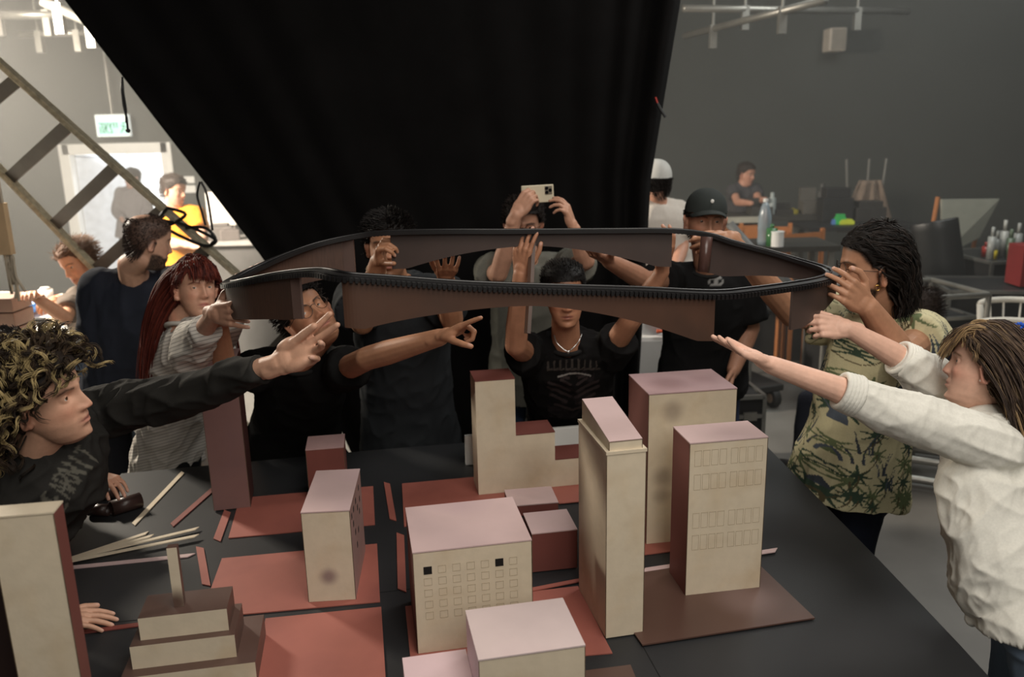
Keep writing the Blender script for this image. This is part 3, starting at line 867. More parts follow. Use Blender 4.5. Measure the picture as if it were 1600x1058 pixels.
class Person:
    def __init__(s, name, base, label, vox=.0035, skin=(196, 150, 126), group=None):
        s.root = empty(name, base, 0, label, 'person', group)
        s.inv = Matrix.Translation(-Vector(base)); s.vox = vox; s.skin = L3(*skin); s.body = MB(); s.col = []; s.nails = []; s.M = None
        s.skin_rgb = skin

    # ---- head
    def head(s, pos, yaw, pitch=0, roll=0, sc=1.0, neck=None, opts=None, gaze=(0, 0), ears=True, iris=(70, 50, 35), neck_r=.052):
        """yaw 0 looks along +Y (away from the camera), 180 looks at the camera; pitch up positive"""
        if isinstance(yaw, tuple):      # facing and crown directions as (right, away, up) of the line of sight
            M = Matrix.Translation(pos) @ view_basis(pos, *yaw) @ Matrix.Scale(sc, 4)
        else:
            M = Matrix.Translation(pos) @ Matrix.Rotation(radians(yaw), 4, 'Z') @ Matrix.Rotation(radians(pitch), 4, 'X') @ Matrix.Rotation(radians(roll), 4, 'Y') @ Matrix.Scale(sc, 4)
        s.M = M; s.o = opts or {}; s.Ms = sc
        X, Y, Z = head_grid(o=s.o); add_grid(s.body, X, Y, Z, M)
        for sx in (-1, 1):
            ex, ey, ez, R = .031 * sx, .0640, .002, .0122
            # lids: solid wedges just over the eyeball
            for lo, hi in ((s.o.get('lid', 15), 75), (-70, -s.o.get('lowlid', 17))):
                P = [Vector((ex, ey - .006, ez))]; F = []; na, ne = 12, 6
                for i in range(ne + 1):
                    el = radians(lo + (hi - lo) * i / ne)
                    for j in range(na + 1):
                        az = radians(-84 + 168 * j / na); el2 = el * (cos(az * .85) if abs(degrees_(el)) < 40 else 1)
                        r = R + .0016
                        P.append(Vector((ex + r * cos(el2) * sin(az), ey + r * cos(el2) * cos(az), ez + r * sin(el2))))
                w = na + 1
                for i in range(ne):
                    for j in range(na): a = 1 + i * w + j; F.append((a, a + 1, a + w + 1, a + w))
                for j in range(na): F.append((0, 2 + j, 1 + j)); a = 1 + ne * w + j; F.append((0, a, a + 1))
                for i in range(ne): a = 1 + i * w; F.append((0, a, a + w)); a = 1 + i * w + na; F.append((0, a + w, a))
                s.body.poly([M @ p for p in P], F)
            if ears:
                E = M @ Matrix.Translation((.0745 * sx, -.008, -.008)) @ Matrix.Rotation(radians(-28 * sx), 4, 'Z') @ Matrix.Rotation(radians(-12), 4, 'X')
                ring = [E @ Vector((.006 * sx + .004 * sx * abs(sin(a)), .017 * cos(a) * (1 if sin(a) > 0 else .75), .031 * sin(a) - .002)) for a in np.linspace(0, 2 * pi, 20, endpoint=False)]
                s.body.tube(ring, .0042 * sc, 8, closed=True)
                s.body.ball((0, 0, 0), (.0055, .013, .026), 8, M=E)
                s.body.ball((0, 0, 0), (.008, .010, .010), 8, M=E @ Matrix.Translation((0, .006, -.026)))
            # eyeball
            b = MB(s.inv @ M); Rg = Matrix.Rotation(radians(gaze[0]), 4, 'Z') @ Matrix.Rotation(radians(gaze[1]), 4, 'X')
            nr, nc = 16, 20; P = [(0, R, 0)]; F = []; mi = []
            for i in range(1, nr):
                t = pi * (i / nr) ** 1.3
                for k in range(nc): a = 2 * pi * k / nc; P.append((R * sin(t) * cos(a), R * cos(t), R * sin(t) * sin(a)))
            for k in range(nc): F.append((0, 1 + (k + 1) % nc, 1 + k)); mi.append(2)
            for i in range(nr - 2):
                t = degrees_(pi * ((i + 1.5) / nr) ** 1.3)
                for k in range(nc):
                    a = 1 + i * nc; F.append((a + k, a + (k + 1) % nc, a + nc + (k + 1) % nc, a + nc + k)); mi.append(2 if t < 11 else 1 if t < 29 else 0)
            n0 = len(b.v); b.v += [b.M @ (Vector((ex, ey, ez)) + Rg @ Vector(p)) for p in P]
            b.f += [[n0 + i for i in f] for f in F]; b.mi += mi
            b.build('eye', [mat('eye_white', lin(205, 196, 188), .2, var=.02), mat('iris_%d' % iris[0], lin(*iris), .2, var=.1), mat('pupil', lin(8, 6, 6), .1)], s.root, smooth=True)
        if neck is not None:
            n0 = M @ Vector((0, -.018, -.07)); s.neckbase = Vector(neck)
            cone(s.body, n0, neck, neck_r * sc, (neck_r + .006) * sc, 24)
        return M

    def arm(s, sh, el, wr, r=(.048, .040, .027), sc=1.0):
        sh, el, wr = Vector(sh), Vector(el), Vector(wr)
        cone(s.body, sh, el, r[0] * sc, r[1] * sc)
        mid = el.lerp(wr, .3)
        cone(s.body, el, mid, r[1] * sc, r[1] * 1.02 * sc); cone(s.body, mid, wr, r[1] * 1.02 * sc, r[2] * sc)

    def hand(s, W, d, n, side, curl=(10, 10, 10, 10), spread=6, sc=1.0, thumb=(45, 20, 10), fan=None, bend=(1, 1.1, .7)):
        """W wrist, d towards the fingers, n out of the palm, side +1/-1 which lateral side the thumb is on (along n x d)"""
        W = Vector(W); d = Vector(d).normalized(); n = Vector(n); n = (n - d * n.dot(d)).normalized(); lat = n.cross(d) * side   # points to the thumb
        R = .0088 * sc; mb = s.body
        offs = (.030, .0102, -.0095, -.028); lens = (.072, .080, .075, .060); plen = (.092, .095, .090, .083)
        for i in range(4):
            base = W + d * plen[i] * sc + lat * offs[i] * sc - n * .002 * sc
            cone(mb, W + lat * offs[i] * .62 * sc + d * .006 * sc, base, .0135 * sc, .0105 * sc, 10)
            ang = radians((fan[i] if fan else spread * (1.5 - i)))
            dd = (d * cos(ang) + lat * sin(ang)).normalized(); p = base; axis = dd.cross(n)
            tot = 0
            for k, (fr, rr) in enumerate(((.45, 1.0), (.31, .93), (.24, .84))):
                tot += radians(curl[i]) * bend[k]
                dir_ = dd * cos(tot) + n * sin(tot)
                q = p + dir_ * lens[i] * fr * sc
                cone(mb, p, q, R * rr * (1 if i < 3 else .9), R * rr * .92 * (1 if i < 3 else .9), 10); p = q
            nn = -(n * cos(tot) - dd * sin(tot))
            s.nails.append((p + nn * R * .6 - dir_ * .001, .0062 * sc))
        # palm pads
        mb.ball((0, 0, 0), (.040 * sc, .044 * sc, .0135 * sc), 8, M=Matrix.Translation(W + d * .05 * sc) @ Matrix((lat, d, n)).transposed().to_4x4())
        mb.ball((0, 0, 0), (.017 * sc, .034 * sc, .014 * sc), 8, M=Matrix.Translation(W + d * .042 * sc + lat * .026 * sc + n * .007 * sc) @ Matrix((lat, d, n)).transposed().to_4x4())
        mb.ball((0, 0, 0), (.014 * sc, .034 * sc, .012 * sc), 8, M=Matrix.Translation(W + d * .045 * sc - lat * .024 * sc + n * .006 * sc) @ Matrix((lat, d, n)).transposed().to_4x4())
        cone(mb, W - d * .03 * sc, W + d * .02 * sc, .025 * sc, .030 * sc, 12, flat=.72, up=n)
        # thumb
        a0, a1, up = thumb
        p = W + d * .022 * sc + lat * .018 * sc + n * .004 * sc; t0 = radians(a0); tn = radians(up)
        for k, (ln, r0, r1) in enumerate(((.046, .0135, .0115), (.034, .0108, .010), (.029, .0098, .0085))):
            aa = t0 - radians(a1) * k
            dir_ = (d * cos(aa) + lat * sin(aa)) * cos(tn) + n * sin(tn)
            q = p + dir_ * ln * sc; cone(mb, p, q, r0 * sc, r1 * sc, 10); p = q
        s.nails.append((p + (lat * .3 - n).normalized() * .006 * sc, .0068 * sc))

    def torso_core(s, P, C, lat, sc=1.0, grow=0.0):
        P, C = Vector(P), Vector(C); lat = Vector(lat).normalized(); up = (C - P).normalized(); fr = up.cross(lat) * -1
        fr.normalize(); s.lat, s.fr, s.up = lat, fr, up
        secs = []
        for t, w, d in ((-.1, .13, .09), (.0, .155, .105), (.35, .13, .095), (.7, .15, .108), (.9, .16, .095), (1.02, .12, .07), (1.08, .06, .05)):
            secs.append((P.lerp(C, t), lat * (w * sc + grow), fr * (d * sc + grow)))
        loft(s.body, secs)

    def finish_body(s, brows=True, beard=0.0, beard_col=(45, 34, 28), brow_col=(50, 38, 30), lip=(170, 105, 95), stubble=0.0, extra=None, sm=3, moust=None, ruddy=.5, buzz=None):
        me = remesh(s.body, s.vox, sm, .5)
        P, Nn = mesh_np(me); C = np.repeat(s.skin[None, :], len(P), 0).astype(np.float64)
        # gentle mottling of real skin pigment
        C *= (1 + .10 * (vnoise(P.astype(np.float64), 35, 3) - .5))[:, None]
        if s.M is not None:
            Mi = np.array(s.M.inverted()); H = P @ Mi[:3, :3].T + Mi[:3, 3]; x, y, z = H[:, 0], H[:, 1], H[:, 2]
            inh = (np.abs(x) < .1) & (np.abs(y) < .14) & (np.abs(z) < .14)
            front = inh & (y > .03)
            nz = vnoise(H.astype(np.float64), 300, 5)
            red = L3(min(s.skin_rgb[0] + 8, 255), s.skin_rgb[1] * .82, s.skin_rgb[2] * .8)
            w = (np.exp(-((np.abs(x) - .042) / .02) ** 2 - ((z + .03) / .02) ** 2) * .5 + np.exp(-(x / .014) ** 2 - ((z + .035) / .012) ** 2) * .5 +
                 .6 * np.exp(-((np.abs(x) - .085) / .01) ** 2)) * ruddy * inh
            C = C * (1 - w[:, None]) + red * w[:, None]
            if buzz:
                q = buzz[0](x, y, z); e = .004; soft = sum(buzz[0](x, y + dy, z + dz) * 1.0 for dy in (-e, 0, e) for dz in (-e, 0, e)) / 9
                bw = np.clip(soft * inh * buzz[2] * (.85 + .3 * nz), 0, 1); C = C * (1 - bw[:, None]) + L3(*buzz[1]) * bw[:, None]
            if beard > 0 or stubble > 0 or moust:
                ax = np.abs(x)
                line = np.interp(ax, [0, .02, .035, .05, .065, .075, .08], [-.048, -.05, -.058, -.060, -.045, -.015, .01])
                m = smooth01((line - z) / .010) * smooth01((y + .012) / .012) * inh * smooth01((z + .128) / .004)
                lips = np.exp(-(x / .02) ** 4 - ((z + .0675) / .0095) ** 4)
                m = m * (1 - lips)
                amt = max(beard, stubble) * m
                if moust is not None: amt = np.maximum(amt, moust * np.exp(-(x / .028) ** 4 - ((z + .055) / .006) ** 4) * front)
                amt = amt * (.75 + .5 * nz)
                amt = np.clip(amt, 0, 1)
                C = C * (1 - amt[:, None]) + L3(*beard_col) * amt[:, None]
            lips = np.exp(-(x / .0225) ** 4 - ((z + .0675) / np.interp(np.abs(x), [0, .024], [.0105, .004])) ** 4) * front * (y > .065)
            C = C * (1 - .75 * lips[:, None]) + L3(*lip) * .75 * lips[:, None]
            ml = np.exp(-(x / .022) ** 4 - ((z + .0677) / .0016) ** 2) * front
            C = C * (1 - .75 * ml[:, None]) + L3(70, 35, 32) * .75 * ml[:, None]
            if brows:
                bz = np.interp(np.abs(x), [.01, .02, .036, .052], [.0165, .0205, .0235, .0175])
                bw = np.exp(-((z - bz) / .0034) ** 2) * smooth01((np.abs(x) - .010) / .005) * smooth01((.055 - np.abs(x)) / .008) * front * (.7 + .5 * nz)
                bw = np.clip(bw * 1.1, 0, 1); C = C * (1 - .9 * bw[:, None]) + L3(*brow_col) * .9 * bw[:, None]
            # lash line
            r_ = np.sqrt((np.abs(x) - .031) ** 2 + (z - .002) ** 2 + (y - .0655) ** 2)
        for c, r in s.nails:
            d2 = ((P - np.array(c)) ** 2).sum(1); w = np.exp(-(d2 / (r * r)) ** 2) * .45
            C = C * (1 - w[:, None]) + L3(232, 190, 178) * w[:, None]
        if extra: C = extra(P, C)
        set_col(me, C)
        return finish(me, 'body', [skin_mat()], s.root, s.inv)

    # ---- clothing
    def garment(s, mb, name, col, vox=.006, folds=(), pattern=None, it=3, label=None, m=None):
        me = remesh(mb, vox, it, .5)
        P, Nn = mesh_np(me); P = P.astype(np.float64); D = np.zeros(len(P))
        for (amp, scl, axis, str_, seed) in folds:
            # ridged noise stretched along 'axis' makes creases
            ax = np.array(Vector(axis).normalized()); al = (P @ ax)[:, None] * ax[None, :]
            Q = (P - al) + al * str_
            Q = Q + .25 / scl * (vnoise(P, scl * .6, seed + 9)[:, None] - .5)
            n_ = vnoise(Q, scl, seed); D += amp * (2.2 * (1 - np.abs(2 * n_ - 1)) ** 2.2 - .9)
        if folds:
            P2 = P + Nn * D[:, None]; me.vertices.foreach_set('co', P2.astype(np.float32).ravel()); me.update()
        C = np.repeat(L3(*col)[None, :], len(P), 0).astype(np.float64)
        if pattern: C = pattern(P, Nn, C)
        set_col(me, C)
        o = finish(me, name, [m or cloth_mat()], s.root, s.inv)
        if label: o['label'] = label
        return o

    def shirt_torso(s, mb, P, C, lat, sc=1.0, grow=.016, hem=-.12, flare=.0, neck_t=1.06):
        P, C = Vector(P), Vector(C); lat = Vector(lat).normalized(); up = (C - P).normalized(); fr = (lat.cross(up)).normalized()
        fr = -fr if False else fr
        secs = []
        for t, w, d in ((hem, .17 + flare, .125 + flare), (hem + .12, .168 + flare * .7, .12 + flare * .7), (.35, .15 + flare * .3, .11 + flare * .2), (.7, .158, .115), (.9, .165, .10), (1.0, .135, .08), (neck_t, .075, .062)):
            secs.append((P.lerp(C, t), lat * (w * sc + grow), fr * (d * sc + grow)))
        loft(mb, secs)

    def sleeve(s, mb, pts, rs):
        for i in range(len(pts) - 1):
            cone(mb, pts[i], pts[i + 1], rs[i], rs[i + 1], 16, caps=True if i < len(pts) - 2 else False)
            if i == len(pts) - 2: mb.ball(pts[i], rs[i] * 1.0, 8)

    def legs(s, P, lat, fwd, knees=None, feet=None, col=(40, 42, 50), vox=.009, r=(.095, .062, .05), name='trousers', bend=0.0, label=None, shoes=(30, 28, 28)):
        P = Vector(P); lat = Vector(lat).normalized(); fwd = Vector(fwd).normalized()
        mb = MB(); sh = []
        for k, sd in enumerate((-1, 1)):
            hp = P + lat * .085 * sd
            ft = Vector(feet[k]) if feet else Vector((hp.x, hp.y, .09)) + lat * .03 * sd
            kn = Vector(knees[k]) if knees else hp.lerp(ft, .5) + fwd * .03
            cone(mb, hp, kn, r[0], r[1]); cone(mb, kn, ft, r[1], r[2])
            b = MB(s.inv); b.ball((0, 0, 0), (.048, .135, .05), 8, M=Matrix.Translation((ft.x, ft.y, .05)) @ Matrix((Vector((fwd.y, -fwd.x, 0)), fwd, Vector((0, 0, 1)))).transposed().to_4x4() @ Matrix.Translation((0, .05, 0)))
            cone(b, (ft.x, ft.y, .06), (ft.x, ft.y, .12), .045, .042, 12)
            b.build('shoe', mat('shoe_%d' % shoes[0], lin(*shoes), .5), s.root, smooth=True)
        loft(mb, [(P + Vector((0, 0, -.07)), lat * .165, fwd * .11), (P + Vector((0, 0, .0)), lat * .17, fwd * .12), (P + Vector((0, 0, .05)), lat * .15, fwd * .105), (P + Vector((0, 0, .07)), lat * .13, fwd * .09)])
        return s.garment(mb, name, col, vox, folds=((.004, 12, (0, 0, 1), .4, 3),), label=label)

    # ---- hair
    def hair(s, n, length, cols, root_ok, comb, clump=1, clump_r=.0025, lift=.5, curl=0.0, curl_r=.01, curl_f=30, grav=.6, steps=12, rad=.0022, puff=.012, seed=1, cap=True, cap_col=None, name='hair',
             lenvar=.25, label=None, grow=1.0, stray=.15, nr=4, coll=1.0, capoff=.006):
        """strands rooted on the scalp that follow a comb direction, fall with gravity and stay outside the head"""
        rng = np.random.default_rng(seed); M = np.array(s.M); Ri = np.array(s.M.to_3x3().normalized()); down = Ri.T @ np.array([0, 0, -1.0])
        # scalp sampling
        X, Y, Z = head_grid(60, 80, o=s.o); S = np.stack([X, Y, Z], -1).reshape(-1, 3)
        Nn = S - np.array([0, -.008, .005]); Nn /= np.linalg.norm(Nn, axis=1)[:, None]
        ok = root_ok(S[:, 0], S[:, 1], S[:, 2])
        idx = np.where(ok)[0]; ii = rng.choice(idx, n)
        nn = Nn[ii]; p = S[ii] + nn * capoff * .9 + rng.normal(0, .0025, (n, 3))
        E = np.array([.0765, .099, .121]) + capoff * 1.15; ctr = np.array([0, -.006, 0])
        Ls = length(S[ii][:, 0], S[ii][:, 1], S[ii][:, 2]) if callable(length) else np.full(n, length)
        Ls = Ls * (1 + lenvar * (rng.random(n) - .5) * 2); ds = Ls / steps
        v = nn * lift + comb(p[:, 0], p[:, 1], p[:, 2]) ; v += rng.normal(0, stray, (n, 3)); v /= np.linalg.norm(v, axis=1)[:, None]
        pts = [p.copy()]; off = puff * (.4 + .6 * rng.random(n))
        for k in range(steps):
            c = comb(p[:, 0], p[:, 1], p[:, 2])
            v = v * .65 + c * .25 * (1 - k / steps) + down[None, :] * grav * .25 * (.5 + k / steps) + rng.normal(0, stray * .3, (n, 3))
            v /= np.linalg.norm(v, axis=1)[:, None] + 1e-9
            p = p + v * ds[:, None]
            q = (p - ctr) / (E + off[:, None] * min(1, (k + 1) / 3)); r = np.linalg.norm(q, axis=1)
            low = p[:, 2] < -.03
            push = (r < 1) & ~(low & (p[:, 1] > -.02) & (np.abs(p[:, 0]) < .03))
            p = np.where(push[:, None], ctr + (p - ctr) / np.maximum(r, .2)[:, None], p)
            pts.append(p.copy())
        pts = np.stack(pts, 1)  # n, steps+1, 3
        if curl > 0:
            # helical offset around the strand
            T_ = np.gradient(pts, axis=1); T_ /= np.linalg.norm(T_, axis=2)[:, :, None] + 1e-9
            ref = np.array([.3, .5, .8]); A = np.cross(T_, ref); A /= np.linalg.norm(A, axis=2)[:, :, None] + 1e-9; Bv = np.cross(T_, A)
            ph = rng.random(n)[:, None] * 6.28 + np.linspace(0, 1, steps + 1)[None, :] * (Ls[:, None] * curl_f) * rng.choice([-1, 1], n)[:, None]
            amp = curl_r * curl * (.6 + .8 * rng.random(n))[:, None] * np.linspace(.1, 1, steps + 1)[None, :] ** .5
            pts = pts + (A * np.cos(ph)[:, :, None] + Bv * np.sin(ph)[:, :, None]) * amp[:, :, None]
        if clump > 1:
            n0 = n; n = n * clump; wv = np.linspace(.5, 1.1, steps + 1)[None, :, None]
            pts = np.repeat(pts, clump, 0) + rng.normal(0, clump_r, (n, 1, 3)) * wv + rng.normal(0, clump_r * .25, (n, steps + 1, 3)).cumsum(1) * .5
        # to world
        W = pts.reshape(-1, 3) @ M[:3, :3].T + M[:3, 3]; W = W.reshape(n, steps + 1, 3)
        T_ = np.gradient(W, axis=1); T_ /= np.linalg.norm(T_, axis=2)[:, :, None] + 1e-9
        A = np.cross(T_, np.array([.2, .1, .97])); A /= np.linalg.norm(A, axis=2)[:, :, None] + 1e-9; Bv = np.cross(T_, A)
        rr = rad * np.interp(np.linspace(0, 1, steps + 1), [0, .3, .8, 1], [.8, 1, .8, .15]); K = nr
        rings = np.stack([W + (A * cos(2 * pi * k / K) + Bv * sin(2 * pi * k / K)) * rr[None, :, None] for k in range(K)], 2)
        V = rings.reshape(-1, 3); st = (steps + 1) * K
        i0 = (np.arange(n) * st)[:, None, None] + (np.arange(steps) * K)[None, :, None]; kk = np.arange(K)[None, None, :]; k2 = (kk + 1) % K
        F = np.stack([i0 + kk, i0 + k2, i0 + K + k2, i0 + K + kk], -1).reshape(-1, 4)
        cc = np.array([L3(*c) for c in cols]); ci = rng.integers(0, len(cols), n); 
        if clump > 1: ci = np.repeat(rng.integers(0, len(cols), n // clump), clump); ci = np.where(rng.random(n) < .25, rng.integers(0, len(cols), n), ci)
        base = cc[ci] * (.8 + .4 * rng.random(n))[:, None]
        Cc = np.repeat(base, st, 0)
        if s.o.get('tips'):
            tips, w0 = s.o['tips']; tt = np.tile(np.repeat(np.linspace(0, 1, steps + 1), K), n); has = np.repeat(np.repeat(rng.random(n // clump) < w0, clump), st)
            w = smooth01((tt - .35) / .4) * has; Cc = Cc * (1 - w[:, None]) + L3(*tips) * w[:, None]
        V = V.tolist(); F = F.tolist(); Cc = [Cc]
        if cap:
            Xc, Yc, Zc = head_grid(90, 120, o={'nose': 0}); S2 = np.stack([Xc, Yc, Zc], -1); okk = root_ok(Xc, Yc, Zc).astype(int)
            N2 = S2 - np.array([0, -.008, .005]); N2 /= np.linalg.norm(N2, axis=2)[:, :, None]
            hgt = capoff * (1 + .5 * (vnoise(S2.reshape(-1, 3), 60, 2).reshape(Xc.shape) - .5))
            S3 = S2 + N2 * (hgt * okk)[:, :, None]; S3 = S3.reshape(-1, 3) @ M[:3, :3].T + M[:3, 3]; o0 = len(V); V += S3.tolist(); na = 120
            for i in range(89):
                for j in range(na):
                    k = (j + 1) % na
                    if okk[i, j] + okk[i + 1, j] + okk[i, k] + okk[i + 1, k] >= 3:
                        F.append([o0 + i * na + j, o0 + i * na + k, o0 + (i + 1) * na + k, o0 + (i + 1) * na + j])
            Cc.append(np.repeat((L3(*(cap_col or cols[0])))[None, :], len(S3), 0))
        me = bpy.data.meshes.new(name); me.from_pydata(V, [], F); me.update()
        set_col(me, np.concatenate(Cc))
        o = finish(me, name, [hair_mat()], s.root, s.inv)
        if label: o['label'] = label
        return o


def degrees_(x): return x * 180 / pi


GLY = {'A': [((0, 0), (.5, 1)), ((.5, 1), (1, 0)), ((.2, .4), (.8, .4))], 'E': [((0, 0), (0, 1)), ((0, 1), (.8, 1)), ((0, .5), (.7, .5)), ((0, 0), (.8, 0))],
       'F': [((0, 0), (0, 1)), ((0, 1), (.8, 1)), ((0, .5), (.7, .5))], 'I': [((.5, 0), (.5, 1))], 'N': [((0, 0), (0, 1)), ((0, 1), (.9, 0)), ((.9, 0), (.9, 1))],
       'R': [((0, 0), (0, 1)), ((0, 1), (.8, .9)), ((.8, .9), (.7, .5)), ((.7, .5), (0, .5)), ((.3, .5), (.9, 0))], 'V': [((0, 1), (.5, 0)), ((.5, 0), (1, 1))],
       'T': [((.5, 0), (.5, 1)), ((0, 1), (1, 1))], 'O': [((0, 0), (0, 1)), ((0, 1), (.8, 1)), ((.8, 1), (.8, 0)), ((.8, 0), (0, 0))], 'L': [((0, 0), (0, 1)), ((0, 0), (.8, 0))],
       'S': [((0, 0), (.8, 0)), ((.8, 0), (.8, .5)), ((.8, .5), (0, .5)), ((0, .5), (0, 1)), ((0, 1), (.8, 1))], 'C': [((0, 0), (0, 1)), ((0, 1), (.8, 1)), ((0, 0), (.8, 0))]}


def seg_mask(u, v, segs, w):
    m = np.zeros(len(u), bool)
    for (x0, y0), (x1, y1) in segs:
        dx, dy = x1 - x0, y1 - y0; L2 = dx * dx + dy * dy + 1e-12
        t = np.clip(((u - x0) * dx + (v - y0) * dy) / L2, 0, 1); m |= np.hypot(u - x0 - t * dx, v - y0 - t * dy) < w
    return m


def word_segs(word, x0, y0, w, h, gap=.35, bow=0.0):
    out = []; n = len(word)
    for i, ch in enumerate(word):
        cx = x0 + i * w * (1 + gap); b = bow * (1 - ((i - (n - 1) / 2) / (n / 2)) ** 2)
        for (a, b0), (c, d) in GLY.get(ch, []): out.append(((cx + a * w, y0 + b + b0 * h), (cx + c * w, y0 + b + d * h)))
    return out


def ring_pts(c, a, b, n=24): return [Vector(c) + Vector(a) * cos(t) + Vector(b) * sin(t) for t in np.linspace(0, 2 * pi, n, endpoint=False)]


def glasses(p, r=.021, col=(40, 34, 30), thick=.0013, name='glasses'):
    M = p.M; b = MB(p.inv @ M)
    for sx in (-1, 1):
        b.tube(ring_pts((.032 * sx, .096, .0), (r, -.004 * sx * 1, 0), (0, .001, r), 28), thick, 6, closed=True)
        b.tube([(.052 * sx, .092, .004), (.072 * sx, .07, .005), (.079 * sx, .0, .004), (.077 * sx, -.018, -.012)], thick, 6)
    b.tube([(-.0115, .099, .004), (0, .1015, .008), (.0115, .099, .004)], thick, 6)
    return b.build(name, mat('glasses_frame', lin(*col), .3, .4), p.root, smooth=True)


def ball_cap(p, col=(40, 46, 44), emblem=True):
    M = p.M; b = MB(p.inv @ M); n = 36; rows = 12; P = []; F = []
    for i in range(rows + 1):
        t = pi / 2 * i / rows; z = .040 + .094 * sin(t); r = cos(t) ** .85 if i < rows else 0.001
        for k in range(n):
            a = 2 * pi * k / n; P.append((.086 * r * cos(a), -.006 + .106 * r * sin(a), z - (.012 if i == 0 else 0) * (1 if sin(a) < 0 else .3)))
    for i in range(rows):
        for k in range(n): j = (k + 1) % n; F.append((i * n + k, i * n + j, (i + 1) * n + j, (i + 1) * n + k))
    F.append(tuple(rows * n + k for k in range(n))); b.poly(P, F)
    m = mat('cap_cloth_%d' % col[0], lin(*col), .9, var=.1, bump=.1, bscale=400)
    o = b.build('baseball_cap', m, p.root, smooth=True)
    v = MB(p.inv @ M); g = []
    for i in range(9):
        t = i / 8; row = []
        for k in range(17):
            a = radians(25 + 130 * k / 16); rx, ry = .086 + .0 * t, .100 + .072 * t * sin(a); row.append((rx * cos(a) * (1 - .08 * t), -.006 + ry * sin(a), .046 - .030 * cos(a) ** 2 - .012 * t + .004))
        g.append(row)
    v.sheet(g, .003); v.build('visor', m, o, smooth=True)
    if emblem:
        e = MB(p.inv @ M); e.ball((0, .0955, .085), (.0075, .003, .008), 8); e.build('emblem', mat('emblem_white', lin(225, 225, 220), .6), o, smooth=True)
    return o
# ================================================================ the people
def V3(p):
    """(px, py, Y) is read off the photograph; ('w', x, y, z) is a place in metres"""
    return Vector(p[1:]) if p[0] == 'w' else at(*p)


FIG = []


def hairline(side=.035, frontz=.062, back=-.075, ear=.008, burn=-.0):
    """scalp region: above a line from the nape, over the ears, to the forehead"""
    def f(x, y, z):
        line = np.interp(y, [-.11, -.05, -.022, -.008, .018, .04, .062, .09], [back, back, -.02, ear, .015, side, frontz - .006, frontz])
        return z > line
    return f




